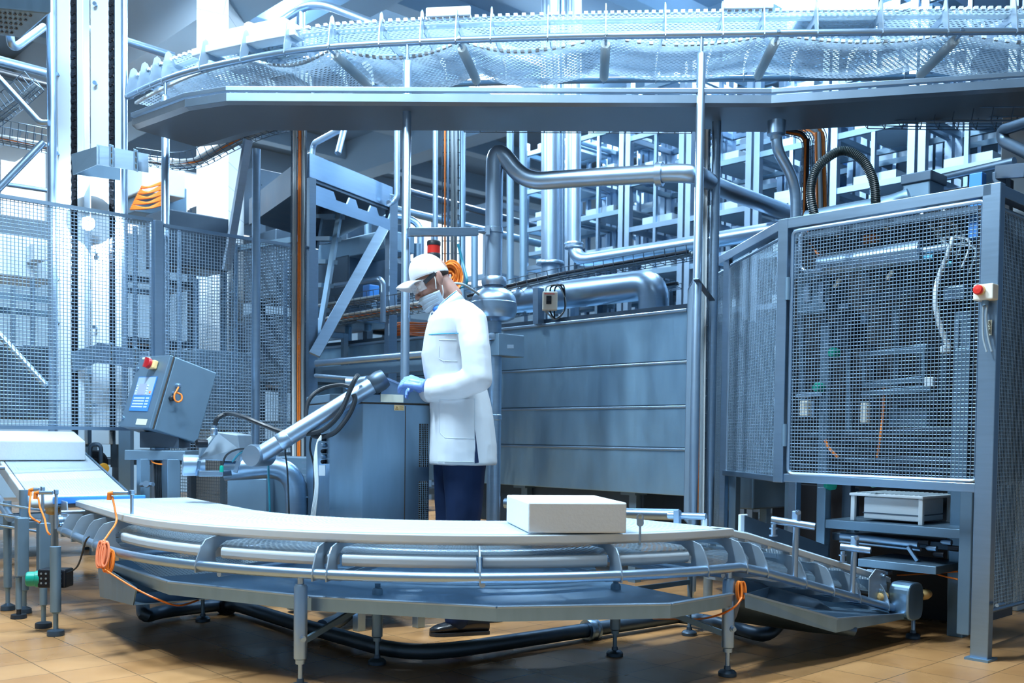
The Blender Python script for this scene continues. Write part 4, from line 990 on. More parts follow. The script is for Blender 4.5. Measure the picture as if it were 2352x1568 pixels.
# black cables looping around the arm
def ccable(label, pts, r, mt=RUBBER, cat='cable', name='black_cable', k=8):
    m = MB(); m.tube(smooth(pts, k), r, 9); return solo(name, m, mt, label, cat)
ccable('thick black cable arching from the sensor head to the swivel arm', [P(494, 976, 5.0), P(500, 960, 5.0), P(525, 950, 5.0), P(560, 958, 4.79), P(610, 978, 4.75), P(650, 992, 4.71), P(700, 996, 4.67), P(745, 985, 4.65), P(780, 950, 4.65), P(800, 905, 4.67), P(815, 872, 4.68), P(822, 862, 4.71)], .0115)
ccable('black cable looping high left of the console over the arm', [P(735, 1000, 4.71), P(712, 985, 4.73), P(703, 950, 4.75), P(712, 915, 4.77), P(740, 893, 4.79), P(780, 884, 4.76), P(805, 888, 4.71)], .010)
ccable('black cable hanging in a low loop from the arm to the console', [P(812, 905, 4.66), P(815, 920, 4.66), P(800, 955, 4.65), P(770, 992, 4.64), P(738, 1003, 4.67), P(718, 1000, 4.71)], .0115)
ccable('thin black strap cable tied around the lower swivel arm and hanging down', [P(640, 1010, 4.68), P(652, 995, 4.66), P(662, 1015, 4.67), P(655, 1035, 4.68), P(660, 1080, 4.68), P(664, 1180, 4.68)], .004)
ccable('thin black cable dropping beside the console edge', [P(716, 1000, 4.73), P(712, 1030, 4.73), P(722, 1080, 4.73), P(720, 1180, 4.73)], .005)
m = MB()
for k in range(4): m.tube(smooth([P(738, 1000+k*3, 4.64), P(728, 1018, 4.63), P(722+k*2, 1060, 4.62), P(724+k*2, 1120, 4.62), P(714+k*3, 1190, 4.63)]), .0036, 6)
solo('cable_bundle', m, CABLEW, 'bundle of white cables hanging down the left side of the console', 'cable')
# ================================================================ sensor head and exhaust elbow
sh = thing('sensor_unit', 'galvanised sensor head box with round drum below the tilted control box', 'sensor', P(500, 1085, 5.05))
m = MB(); hp = [P(466, 1018, 5.05), P(500, 992, 5.1), P(546, 998, 5.1), P(550, 1030, 5.1), P(550, 1060, 5.1), P(455, 1056, 5.05), P(456, 1030, 5.05)]
m.prism(hp, V((.03, .16, 0))); part('head_case', m, mat('galvanised sheet', (.30, .40, .50), .5, .7, .2, 12), sh, .005)
m = MB(); m.plate([P(466, 1016, 5.04), P(496, 992, 5.04), P(500, 994, 5.05), P(478, 1019, 5.04)], .004); part('white_strip', m, WHITE, sh)
m = MB(); m.lathe(P(492, 985, 5.04), Z, [(.014, -.03), (.018, -.02), (.018, .0), (.013, .004), (.013, .02), (0, .02)], 14); part('cable_gland', m, STEELP, sh)
m = MB(); m.lathe(P(462, 1018, 5.02), V((-.9, -.5, 0)), [(0, -.03), (.02, -.03), (.022, .02), (.012, .03), (0, .03)], 14); part('dark_nozzle', m, IRON, sh)
m = MB(); m.lathe(P(447, 1068, 5.08), V((-1, -.35, 0)), [(0, -.05), (.052, -.05), (.054, .055), (.048, .06), (.0, .055)], 24); part('drum', m, STEELP, sh)
m = MB(); m.hexa(P(456, 1094, 5.0), P(512, 1094, 5.0)-P(456, 1094, 5.0), V((.02, .14, 0)), Z*.028); part('base_plate', m, STEEL, sh, .003)
m = MB(); m.bar(P(458, 1058, 5.03), P(452, 1092, 5.03), .01, .02); part('strut', m, STEEL, sh); m = MB(); m.bar(P(548, 1058, 5.06), P(540, 1085, 5.06), .01, .02); part('strut', m, STEEL, sh)
m = MB(); m.lathe(P(509, 1078, 4.99), Z, [(0, -.012), (.010, -.012), (.010, .014), (.007, .02), (0, .02)], 12); part('green_plug', m, GREENP, sh)
m = MB(); m.tube(smooth([P(511, 1068, 4.99), P(520, 1045, 4.98), P(545, 1032, 4.96), P(585, 1030, 4.9)]), .005, 7); part('cable', m, RUBBER, sh)
m = MB(); m.tube(smooth([P(534, 1060, 4.98), P(552, 1040, 4.96), P(580, 1030, 4.93), P(612, 1045, 4.9), P(617, 1100, 4.95), P(620, 1180, 4.95)]), .0055, 7); part('air_tube', m, TEAL, sh, label='teal air tube')
ep = thing('exhaust_elbow', 'wide dull steel pipe elbow turning down left of the console', 'pipe', P(690, 1190, 5.3))
m = MB(); m.tube(fil([P(515, 1078, 5.15), P(680, 1070, 5.2), V((P(686, 1100, 5.22).x, 5.22, .02))], .16, 10), .058, 22); part('pipe', m, STEEL, ep)
zc = P(686, 1143, 5.22).z; m = MB(); m.lathe((P(686, 1100, 5.22).x, 5.22, zc), Z, [(.058, 0), (.0605, .002), (.0605, .008), (.058, .01)], 22); part('weld_ring', m, STEELP, ep)
mo = thing('blower_cabinet', 'low grey cabinet with louvres behind the exhaust elbow', 'cabinet', P(640, 1150, 5.6))
a = P(522, 1100, 5.55); b = P(612, 1100, 5.55); m = MB(); m.hexa(V((a.x, a.y, 0)), V((b.x-a.x, 0, 0)), V((0, .35, 0)), Z*P(522, 1098, 5.55).z); part('side_case', m, STEELM, mo, .004)
a = P(612, 1030, 5.75); b = P(716, 1055, 5.6); m = MB(); m.hexa(V((a.x, a.y, 0)), V((b.x-a.x, b.y-a.y, 0)), V((.05, .3, 0)), Z*P(660, 1050, 5.7).z); part('main_case', m, STEELM, mo, .004)
m = MB()
for k in range(7):
    p = P(694, 1062+k*14, 5.55); m.bar(p, P(718, 1062+k*14, 5.52), .012, .01)
part('louvre', m, STEEL, mo)
# ================================================================ steel tank with seams
R0 = P(1577, 1008, 6.05); R0 = V((R0.x, R0.y, 0))
def tp(x, z, o=0): 
    d = ray(x, 950); n = V((BU.y, -BU.x, 0)); p = CAM+d*(n.dot(R0-CAM)/n.dot(d)); return V((p.x, p.y, z))-BV*o
tk = thing('steel_tank', 'long stained stainless steel tank with horizontal seams behind the person', 'tank', tp(1300, 0))
T0, T1 = tp(1577, 0), tp(722, 0); TW = .95; ZT0, ZT1 = .585, 1.70
m = MB(); m.hexa(T0+Z*ZT0, T1-T0, BV*TW, Z*(ZT1-ZT0)); part('shell', m, STEELT, tk, .004)
for z in (1.395, 1.125, .865):
    m = MB(); m.bar(T0+Z*z-BV*.004, T1+Z*z-BV*.004, .012, .014); part('seam', m, STEELP, tk, .003)
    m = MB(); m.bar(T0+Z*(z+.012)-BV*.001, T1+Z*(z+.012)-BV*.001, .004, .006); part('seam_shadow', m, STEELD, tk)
m = MB(); m.bar(T0+Z*(ZT1+.004)-BV*.006, T1+Z*(ZT1+.004)-BV*.006, .03, .02); part('rim', m, STEELP, tk, .004)
m = MB(); m.bar(T0+Z*(ZT1+.03)+BV*.03, T1+Z*(ZT1+.03)+BV*.03, .05, .03); part('top_flange', m, STEELD, tk)
for x in (1190, 1440, 1000, 800):
    q = tp(x, 0, -.10); m = MB(); m.bar(q, q+Z*ZT0, .06, .06); part('leg', m, STEELM, tk)
    m = MB(); m.bbox(q+Z*(ZT0-.008)-BV*.02, (.12, .12, .02)); part('leg_flange', m, STEELM, tk)
for x0, x1, y, D in ((1405, 1560, 1178, 5.75), (1160, 1330, 1155, 6.3)):
    pipe('steel pipe with union low under the %s end of the tank' % ('right' if x0 > 1300 else 'middle'), [P(x0, y, D), P(x1, y+4, D-.2)], .032, STEEL)
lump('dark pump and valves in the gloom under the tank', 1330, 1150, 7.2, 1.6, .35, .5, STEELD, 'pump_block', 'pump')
# pipe and rail running low before the tank on the left
pipe('bright steel pipe running along the tank left of the person', [P(726, 834, 6.6), P(985, 812, 6.2)], .022)
pipe('thin bright pipe rising to the console behind the ladder frame', [P(724, 862, 6.3), P(890, 876, 6.0)], .012)
m = MB(); m.bar(P(726, 856, 6.7), P(985, 838, 6.3), .02, .07); solo('tank_rail', m, STEELM, 'flat grey rail below the bright pipe left of the person', 'rail')
# ================================================================ valve pipe
vp = thing('valve_pipe', 'tall steel process pipe with bulb valve and horizontal branch behind the person', 'pipe', P(1133, 1190, 5.75))
VD = 5.75
vx = P(1136, 900, VD).x
lowx = V((vx, VD, 0))
def zz(y): return P(1133, y, VD).z
m = MB(); m.cyl(V((vx, VD, 0)), V((vx, VD, zz(815))), .040, 20); m.lathe((vx, VD, zz(965)), Z, [(.040, -.0), (.044, .004), (.044, .03), (.04, .034)], 20); part('lower_pipe', m, STEEL, vp)
prof = [(.040, zz(822)), (.040, zz(785)), (.062, zz(782)), (.066, zz(775)), (.062, zz(768)), (.045, zz(765)), (.045, zz(738)), (.085, zz(737)), (.118, zz(731)), (.130, zz(720)), (.132, zz(708)), (.132, zz(696)), (.128, zz(694)), (.128, zz(691)), (.122, zz(682)), (.100, zz(670)), (.068, zz(663)), (.055, zz(660)), (.055, zz(658))]
m = MB(); m.lathe((vx-.01, VD, 0), Z, prof, 32); part('valve_bulb', m, STEEL, vp)
m = MB(); m.lathe((vx-.01, VD, 0), Z, [(.05, zz(658)), (.068, zz(656)), (.072, zz(650)), (.072, zz(643)), (.066, zz(637)), (.05, zz(635))], 24); part('clamp_ring', m, STEELP, vp)
ux = V((vx-.015, VD, 0))
pth = fil([ux+Z*zz(660), ux+Z*zz(330), P(1205, 418, VD-.05), P(1300, 411, VD-.1), P(1548, 397, 5.42), P(1600, 400, 5.40), P(1650, 430, 5.75), P(1840, 500, 6.6)], .13, 8)
m = MB(); m.tube(pth, .0495, 22); part('upper_pipe', m, STEELP, vp)
m = MB(); c = P(1516, 400, 5.45); d = (P(1548, 397, 5.42)-P(1300, 411, VD-.1)).normalized(); m.lathe(c-d*.02, d, [(.049, 0), (.064, 0), (.064, .035), (.049, .035)], 24); m.box(c+Z*.07, (.02, .02, .05)); part('clamp_ring', m, STEELP, vp)
for x, y, D in ((1235, 415, VD-.07),): pass
m = MB(); m.bbox(V((vx+.06, VD+.02, zz(793))), (.20, .10, .125)); pb = part('valve_plate', m, STEELM, vp, .004)
m = MB(); m.bar(P(1165, 796, VD-.12), P(1180, 796, VD-.12), .02, .02); part('latch', m, STEELP, pb)
m = MB(); a = P(937, 533, 5.45); b = P(1096, 532, 5.66); m.bar(a, b, .035, .045); m.cyl(b, P(1112, 530, 5.68), .008, 8); part('support_bar', m, STEEL, vp, .003)
m = MB(); m.lathe((ux.x, VD, zz(536)), Z, [(.05, 0), (.055, .002), (.055, .03), (.05, .032)], 20); m.box(P(1121, 530, VD-.07), (.02, .05, .05)); part('pipe_clip', m, STEELP, vp)
# ================================================================ pipes behind
pipe('big upright steel pipe rising to the ceiling right of the person', [P(1264, -60, 7.9), P(1264, 655, 7.9)], .072, STEELP, n=20)
c = P(1264, 608, 7.9); m = MB(); m.lathe(c, Z, [(.072, 0), (.11, 0), (.112, .01), (.105, .025), (.072, .028)], 28); solo('pipe_flange', m, STEEL, 'round flange on the big upright pipe', 'flange')
pipe('slim upright pipe turning right at a flanged elbow', [P(1320, -60, 7.5), P(1318, 602, 7.5), P(1590, 560, 6.75), P(1800, 525, 6.2)], .052, STEELP, rad=.16, n=18)
c = P(1318, 565, 7.5); m = MB(); m.lathe(c-Z*.02, Z, [(.05, 0), (.07, .0), (.072, .01), (.066, .016), (.066, .03), (.072, .034), (.07, .045), (.05, .046)], 24); solo('pipe_union', m, STEELP, 'union ring above the elbow of the slim upright pipe', 'flange')
pipe('thin tube right beside the big upright pipe', [P(1291, -60, 8.0), P(1291, 640, 8.0)], .022, STEEL)
du = pipe('wide steel duct along the tank bending down into its right end', [P(1120, 698, 7.7), P(1502, 652, 6.45), V((P(1502, 700, 6.45).x, 6.45, ZT1))], .098, STEEL, rad=.30, n=26)
# motor switch box on a post
jb = thing('switch_box', 'pale switch box with black knob on a small post above the tank', 'switch box', P(1262, 745, 6.9))
a = P(1237, 745, 6.95); m = MB(); m.bar(a, P(1237, 662, 6.95), .06, .05); part('post', m, STEEL, jb)
m = MB(); c = P(1263, 692, 6.85); m.box(c, (.10, .07, .125)); bx_ = part('case', m, CREAM, jb, .006)
m = MB(); m.box(c+V((-.008, -.037, .005)), (.035, .004, .055)); m.lathe(c+V((-.008, -.037, .005)), V((0, -1, 0)), [(.016, 0), (.014, .015), (0, .015)], 12); part('rotary_knob', m, RUBBER, bx_, label='black rotary knob')
m = MB(); m.box(c+V((-.005, -.036, .046)), (.07, .003, .005)); part('red_line', m, RED, bx_)
for k in range(3):
    m = MB(); m.tube(smooth([c+V((-.03+.03*k, 0, .06)), c+V((-.02+.03*k, 0, .10)), c+V((.05+.02*k, 0, .11)), c+V((.10, 0, .03)), c+V((.10, 0, -.06)), c+V((.04, 0, -.12)), c+V((-.03+.03*k, 0, -.065))]), .006, 7); part('cable', m, IRON if k else GREY, jb)
ctray('wire cable tray rising right above the wide duct', [P(1080, 690, 7.4), P(1300, 640, 7.2), P(1590, 590, 6.6)], .22, .06, 22, std[:3]+[(.5, .012, IRON)])
ctray('wire cable tray below the wide duct behind the switch box', [P(1150, 730, 7.5), P(1560, 660, 6.9)], .14, .04, 18, [(0, .012, GREY), (.4, .01, IRON)])
for i, x in enumerate((1195, 1215, 1300, 1350, 1400, 1440, 1465)):
    p = tp(x, ZT1, -.55+.1*(i % 3)); m = MB(); m.bar(p, p+Z*.22, .045, .045); solo('tank_stud', m, STEEL if i % 2 else STEELD, 'short upright steel stud on the tank top behind the switch box', 'stud', 'studs on the tank top')
# ================================================================ red beacon, orange coil
be = thing('beacon', 'red signal beacon with black cap above the cap of the person', 'beacon', P(995, 610, 5.9))
bx0 = P(996, 600, 5.9); zq = lambda y: P(996, y, 5.9).z
m = MB(); m.lathe((bx0.x, bx0.y, 0), Z, [(.012, zq(660)), (.012, zq(612)), (.036, zq(611)), (.040, zq(604)), (.040, zq(584)), (.038, zq(582)), (0, zq(582))], 22); part('socket', m, RUBBER, be)
m = MB(); m.lathe((bx0.x, bx0.y, 0), Z, [(0, zq(583)), (.038, zq(583)), (.038, zq(563)), (0, zq(563))], 22); part('lens', m, RED, be, label='red lens')
m = MB(); m.lathe((bx0.x, bx0.y, 0), Z, [(0, zq(564)), (.040, zq(564)), (.041, zq(556)), (.036, zq(553)), (0, zq(552))], 22); part('cap', m, RUBBER, be)
oc = P(1036, 635, 5.6); m = MB()
for i in range(34):
    pts = []; rr = (.018 if i % 3 == 0 else .045)+.035*random.random(); tl = random.random()*.5-.25; o = V(((random.random()-.5)*.02, (random.random()-.5)*.06, (random.random()-.5)*.02))
    for k in range(14):
        a = 2*math.pi*k/14; pts.append(oc+o+V((math.cos(a)*rr*.75, math.sin(a)*tl*.1+(random.random()-.5)*.006, math.sin(a)*rr)))
    m.tube(smooth(pts, 2, True), .005, 6, closed=True)
solo('cable_coil', m, ORANGE, 'big bright orange cable coil hanging behind the head of the person', 'cable coil')
ccable('teal air tube hanging behind the orange coil', [P(1052, 560, 5.8), P(1062, 600, 5.8), P(1072, 640, 5.75), P(1068, 655, 5.75), P(1050, 662, 5.7)], .008, TEAL, 'air tube', 'air_tube')
ccable('grey cable bow from the orange coil to the valve', [P(1030, 650, 5.5), P(1060, 652, 5.5), P(1085, 665, 5.55), P(1100, 676, 5.62)], .007, GREY)
# ================================================================ steel platform with ladder, left of the person
pl = thing('steel_platform', 'steel service platform with steep ladder and slanting brace left of the person', 'platform', P(790, 880, 6.9))
D0 = 6.9
# near deck edge: (705,352)-(890,430), falling away to the right; left return edge (575,440)-(705,352)
a, b, c = P(708, 372, 6.7), P(900, 425, 7.6), P(575, 440, 8.0)
a0, b0, c0 = a.copy(), b.copy(), c.copy(); zt = zat(708, 354, 6.7)
for q in (a0, b0, c0): q.z = zt
def col(q, z): return V((q.x, q.y, z))
zb = zt-.17
m = MB(); m.bar(col(a0, zt-.07), col(b0, zt-.07), .02, .16); part('toe_board', m, STEEL, pl, .003)
m = MB(); m.bar(col(a0, zt-.10), col(c0, zt-.10), .02, .20); part('side_beam', m, STEELD, pl)
m = MB(); m.add([col(a0, zb+.02), col(b0, zb+.02), col(b0+c0-a0, zb+.02), col(c0, zb+.02), col(a0, zb), col(b0, zb), col(b0+c0-a0, zb), col(c0, zb)], [(0, 1, 2, 3), (7, 6, 5, 4), (0, 4, 5, 1), (1, 5, 6, 2), (2, 6, 7, 3), (3, 7, 4, 0)]); part('deck', m, STEELD, pl)
m = MB()      # lower stringer with notches
e = (b0-a0).normalized(); LL = (b0-a0).length
pr = [(0.0, zb-.02)]
for k in range(3): 
    s = LL*(.22+.26*k); pr += [(s, zb-.02), (s+.03, zb-.07), (s+.16, zb-.07), (s+.19, zb-.02)]
pr += [(LL, zb-.02), (LL, zb-.15), (.02, zb-.15)]
pr = [(min(s, LL), z) for s, z in pr]
m.prism([col(a0, 0)+e*s+Z*z+BV*.03 for s, z in pr], BV*.012); part('stringer', m, STEEL, pl)
for q in (b0, ):
    m = MB(); m.bar(col(q, 0), col(q, zt-.05), .075, .06); part('post', m, STEEL, pl, .003)
m = MB(); q = P(713, 600, 6.7); m.bar(V((q.x, 6.7, 0)), V((q.x, 6.7, zt-.16)), .05, .05); part('post', m, STEEL, pl)
m = MB(); m.bar(P(881, 525, 7.3), P(722, 815, 6.6), .075, .02, V((0, 1, .2))); part('brace', m, STEEL, pl, .002)
s0, s1 = P(782, 480, 7.4), P(728, 800, 6.75); r0_, r1_ = P(738, 480, 7.7), P(690, 800, 7.05)
m = MB(); m.bar(s0, s1, .03, .075, V((0, -1, 0))); m2 = MB(); m2.bar(r0_, r1_, .03, .075, V((0, -1, 0)))
part('ladder_stile', m, STEELM, pl); part('ladder_stile', m2, STEELD, pl)
for k in range(6):
    t = .06+k*.17; m = MB(); m.bar(s0.lerp(s1, t), r0_.lerp(r1_, t), .09, .03); part('rung', m, STEELM, pl)
for pts in ([P(912, 285, 7.5), P(912, 455, 7.5), P(900, 465, 7.5), P(893, 466, 7.45)], [P(792, 290, 7.0), P(776, 352, 6.9)], [P(795, 290, 7.1), P(720, 330, 7.6), P(716, 360, 7.6)]):
    m = MB(); m.tube(fil(pts, .05), .022, 10); part('hand_rail', m, STEELP, pl)
pipe('bent tube handrail low behind the ladder brace', [P(770, 655, 7.6), P(872, 640, 7.2), P(880, 650, 7.2), P(880, 740, 7.2)], .020, STEELP, 'rail', 'hand_rail')
pipe('second bent tube handrail behind the red beacon post', [P(720, 505, 9.0), P(925, 495, 8.6), P(966, 515, 8.6), P(966, 600, 8.6)], .030, STEEL, 'rail', 'hand_rail')
pipe('slim post hooking over beside the beacon', [P(1000, 292, 7.8), P(1000, 560, 7.8)], .020, STEEL)
# clutter behind: frames, housings, trays
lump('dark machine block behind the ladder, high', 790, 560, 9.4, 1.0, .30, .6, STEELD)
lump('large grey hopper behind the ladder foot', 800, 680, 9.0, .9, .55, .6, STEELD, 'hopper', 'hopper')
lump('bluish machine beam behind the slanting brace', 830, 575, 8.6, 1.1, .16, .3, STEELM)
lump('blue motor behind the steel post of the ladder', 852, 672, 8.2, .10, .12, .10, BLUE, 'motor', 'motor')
ctray('wire cable tray with orange cables crossing left behind the ladder', [P(730, 745, 7.8), P(990, 705, 7.3)], .3, .10, 20, std)
ctray('upper wire cable tray crossing behind the ladder', [P(730, 712, 8.2), P(1000, 668, 7.8)], .25, .06, 18, std[:3])
m = MB()
for k in range(9):
    h = k*3.5; m.tube(smooth([P(896, 772-h+(k*37 % 5), 7.9-.02*k), P(930, 768-h, 7.85), P(975, 770-h-(k*13 % 4), 7.8), P(1010, 762-h, 7.7)]), .0055, 6)
solo('cable_run', m, mat('orange brown cable sheath', (.42, .13, .05), .6, 0, .5, 30), 'bundle of rust orange cables below the wire tray left of the person', 'cable')
for i, (x0, y0, D1, x1, y1, D2, r_) in enumerate(((742, 545, 9.4, 905, 560, 9.0, .03), (720, 500, 9.6, 770, 500, 9.2, .04), (735, 690, 8.9, 860, 700, 8.4, .03), (720, 625, 9.1, 905, 615, 8.7, .02), (905, 480, 10, 1240, 560, 11, .04), (940, 440, 10, 1230, 520, 11.4, .035), (1160, 690, 8.6, 1250, 660, 8.2, .02))):
    pipe('dark pipe in the machinery behind the ladder and valve, %s' % ('upper', 'shortest, at the ladder head', 'by the hopper', 'thin, at mid height', 'long, falling right behind the beacon', 'long, topmost behind the beacon', 'short, beside the valve')[i], [P(x0, y0, D1), P(x1, y1, D2)], r_, STEELD if i % 2 else STEELM)
for i, (x, y0, y1, D) in enumerate(((800, 500, 900, 9.0), (845, 510, 760, 8.8), (935, 505, 830, 9.2), (958, 560, 680, 8.4), (1062, 300, 690, 10.2), (1090, 520, 700, 9.2), (1172, 300, 700, 9.0), (1202, 300, 700, 8.4))):
    pipe('upright steel tube in the machinery, %s' % ('behind the ladder', 'behind the ladder brace', 'behind the round post by the cap', 'left of the beacon', 'far right of the beacon', 'close left of the valve pipe', 'close right of the valve pipe', 'left of the big upright pipe')[i], [P(x, y0, D), P(x, y1, D)], .032, STEELM)
frame_rack('far steel frame behind the ladder seen before the windows', 860, 993, 12.5, 1.2, 1.2, 3.0, 4, mt=STEELD, t_=.08)
frame_rack('steel frame between fence and ladder behind the orange cables', 640, 993, 10.2, 1.4, 1.2, 3.2, 5, mt=STEELD, t_=.07)
frame_rack('far open steel frame right of the beacon', 1120, 993, 14.5, 1.3, 1.0, 4.1, 4, sh=False, mt=STEEL, t_=.07)
for i, (x, y, D, w, h) in enumerate(((600, 470, 9.6, .6, .5), (650, 620, 9.3, .6, .6), (340, 470, 9.6, .6, .3), (430, 560, 7.6, .35, .4))):
    lump('dark machine housing behind the fence, %s' % ('above it right of the block pillar', 'below the platform', 'left of the block pillar', 'in front of the block pillar')[i], x, y, D, w, h, .5, STEELD if i != 2 else STEELM)
m = MB()
for k in range(14):
    z0 = k*.012; m.tube(smooth([P(300+k*2, 480-k*4, 8.8), P(340, 478-k*4+(k % 3)*4, 8.7), P(372, 470-k*4, 8.8)]), .010, 6)
solo('cable_run', m, ORANGE, 'run of orange cables stacked on a tray behind the overhead post at the left', 'cable')
lump('pale steel cover plate on the left behind the crossed cables', 340, 430, 9.4, .7, .25, .4, WHITEG)
# ================================================================ cheese racks
rk = thing('storage_rack', 'rack', 'rack', (0, 0, 0), 'tall steel racks behind the tank and the guarded machine')
RW, RD, RH, NT = .62, .62, 4.25, 10
TRAYM = mat('bright rack tray', (.42, .60, .78), .4, .35, .1, 5)
for i in (-.5, .5):
    for j in (-.5, .5):
        q = BU*(i*RW)+BV*(j*RD); m = MB(); m.bar(q, q+Z*RH, .055, .055); part('upright', m, STEELP, rk)
for i in (-.5, .5):
    q = BU*(i*RW*.02)+BV*(i*RD); m = MB(); m.bar(q, q+Z*RH, .03, .03); part('upright', m, STEEL, rk)
for k in range(NT):
    z = .35+k*.42; m = MB(); q = [BU*(i*RW/2)+BV*(j*RD/2)+Z*z for i, j in ((-1, -1), (1, -1), (1, 1), (-1, 1))]
    for a in range(4): m.bar(q[a], q[(a+1) % 4], .035, .045)
    tr = part('tier', m, STEELM if k % 2 else STEEL, rk)
    m = MB(); m.bbox(Z*(z+.05), (RD*.9, RW*.55, .09)); part('tray', m, TRAYM, tr)
base = V((3.75, 7.0, 0)); first = True
rows = [(0, 8, 0), (.95, 9, .3), (2.0, 9, .0), (3.1, 9, .4)]
ordn = ['first', 'second', 'third', 'fourth', 'fifth', 'sixth', 'seventh', 'eighth', 'ninth']
for rr, (vo, n, sh_) in enumerate(rows):
    for k in range(n):
        pos = base+BV*vo+BU*(k*.70+sh_-.2)
        lb = 'tall steel rack with pale trays, %s from the right in the %s row' % (ordn[k], ('front', 'second', 'third', 'rearmost')[rr])
        if first: rk.location = pos; rk['label'] = lb; first = False; o = rk
        else: o = dup(rk, pos-rk.location, lb)
        WL[o.name] = V(o.location)
        if k == n-1 or (rr == 0 and k >= 6): o.scale.z = .93
lump('blue cabinet glimpsed between the racks at the upper right', 1930, 400, 9.6, .5, .8, .4, BLUE)
# ================================================================ guarded press machine on the right
G0 = PZ(2262, 1513, .005); G0.z = 0
def gpt(x, z, o=0):      # front plane through G0 along BU ; o = distance behind it
    d = ray(x, 900); n = V((BU.y, -BU.x, 0)); p0 = G0+BV*o; p = CAM+d*(n.dot(p0-CAM)/n.dot(d)); return V((p.x, p.y, z))
def gp(x, y, o=0):
    d = ray(x, y); n = V((BU.y, -BU.x, 0)); p0 = G0+BV*o; return CAM+d*(n.dot(p0-CAM)/n.dot(d))
gd_ = thing('machine_guard', 'steel guard frame with wire mesh panels around the press machine on the right', 'guard', G0)
GT = 2.02
L0 = gpt(1797, 0)
def gbar(p, q, w, h=None, name='frame_bar', mt=STEEL, bev=.003, up=Z):
    m = MB(); m.bar(p, q, w, h or w, up); return part(name, m, mt, gd_, bev)
R_ = gpt(2270, 0); R_.z = 0
m = MB(); m.bar(R_, R_+Z*GT, .05, .075, BU); po = part('post', m, STEEL, gd_, .003)
m = MB(); m.bbox(R_+Z*.005, (.10, .10, .01)); part('foot_plate', m, STEELM, po)
gbar(L0+Z*.72, L0+Z*GT, .055, name='post')
gbar(R_+Z*(GT-.025), L0+Z*(GT-.025), .05, .05)
gbar(gpt(1797, .745), gpt(2258, .735), .035, .04)
def gmesh(a, b, z0, z1, pitch, fr, nrm, par_name='door_frame', r=.0019, sub=None):
    A, B_, C_, D_ = a+Z*z0, b+Z*z0, a+Z*z1, b+Z*z1
    m = MB(); m.tube(fil([A.lerp(B_, .5), B_, D_, C_, A, A.lerp(B_, .5)], .03, 4), fr/2, 8); f = part(par_name, m, STEELP, gd_)
    m = MB(); m.wires(A, B_, C_, D_, int((b-a).length/pitch), int((z1-z0)/pitch), r, nrm); part('wire_mesh', m, WIRE, f); return f
gmesh(gpt(1814, 0, -.01), gpt(2252, 0, -.01), .765, 1.955, .0165, .020, -BV)
# left wing going back
W1 = P(1655, 598, 6.05); W1 = V((W1.x, W1.y, 0)); W0 = L0.copy()
gbar(W0+Z*(GT-.025), W1+Z*(GT-.025), .05)
wt = (W1-W0); wm = W0+wt*.86; wn = V((-wt.y, wt.x, 0)).normalized(); wn = wn if wn.x < 0 else -wn
gbar(wm+Z*.1, wm+Z*(GT-.03), .04, name='post')
gmesh(W0+wt*.05, W0+wt*.82, .73, 1.94, .0165, .018, wn)
gbar(W0+wt*.03+Z*.735, wm+Z*.735, .03)
gmesh(W0+wt*.90, W1+wt*.12, .10, 1.93, .0165, .018, wn, 'panel_frame')
# rear mesh panel beside the tank end
X0 = P(1576, 1000, 6.0); X1 = P(1592, 1000, 5.5); X0.z = X1.z = 0
gmesh(X0, X1, .45, 1.82, .017, .014, V((-1, 0, 0)), 'panel_frame')
# right wing
Rw0 = R_+BV*.05; Rw1 = R_+BV*1.6
gbar(R_+Z*(GT-.025), R_+BV*1.6+Z*(GT-.025), .05)
gmesh(Rw0, Rw1, .20, 1.93, .0165, .020, BU*-1, 'panel_frame')
gbar(R_+BV*1.6, R_+BV*1.6+Z*GT, .05, name='post')
for z in (1.62, .90): 
    m = MB(); m.cyl(L0+BV*-.02+BU*-.03+Z*z, L0+BV*-.02+BU*-.03+Z*(z+.11), .014, 10); part('hinge', m, STEELM, gd_)
m = MB(); q = gp(2290, 1390); m.cyl(q, q+BV*.07, .008, 8); part('hinge', m, STEELP, gd_)
gbar(gp(2300, 395, .4), gp(2370, 390, .1), .06, name='frame_bar', mt=STEELD); gbar(gp(2300, 395, .4), gp(2300, 450, .4), .06, mt=STEELD)
# emergency stop
es = thing('emergency_stop', 'pale emergency stop box with red mushroom button on the right guard post', 'emergency stop', gp(2256, 690, -.05))
o = gp(2234, 690, -.085); ex = (gp(2274, 690, -.085)-o)
m = MB(); m.hexa(o, -BU*.082, BV*.06, Z*.066); part('case', m, CREAM, es, .005)
c = o-BU*.030+Z*.040; m = MB(); m.lathe(c, -BV, [(.010, 0), (.010, .012), (.020, .014), (.021, .024), (.016, .030), (0, .032)], 22); part('button', m, RED, es, label='red mushroom button')
m = MB(); m.lathe(c, -BV, [(0, 0), (.0215, 0), (.0215, .006), (0, .006)], 20); part('collar', m, YEL, es)
m = MB(); g_ = o-BU*.040-Z*.016+BV*.03; m.lathe(g_, Z, [(.013, -.006), (.013, .02), (0, .02)], 12); part('gland', m, STEELM, es)
m = MB()
for k in (0, 1): m.tube(smooth([g_+BU*(.008-.016*k), g_+BU*(.008-.014*k)-Z*.06, g_+BU*(.004-.02*k)-Z*.14, g_-BU*(.012+.02*k)-Z*.20]), .0045, 7)
part('cable', m, GREY, es)
lp_ = gp(2267, 770, -.032)
mk = thing('name_tag', 'narrow cream tag with upright black lettering on the right guard post', 'tag', lp_)
m = MB(); o = gp(2268, 770, -.0385); m.hexa(o, -BU*.0165, BV*.001, Z*.064); part('plate', m, LABELM, mk)
text('SBK2-OP', .0145, INK, mk, 'lettering', o-BU*.0085+Z*.032-BV*.0008, Z, BU)
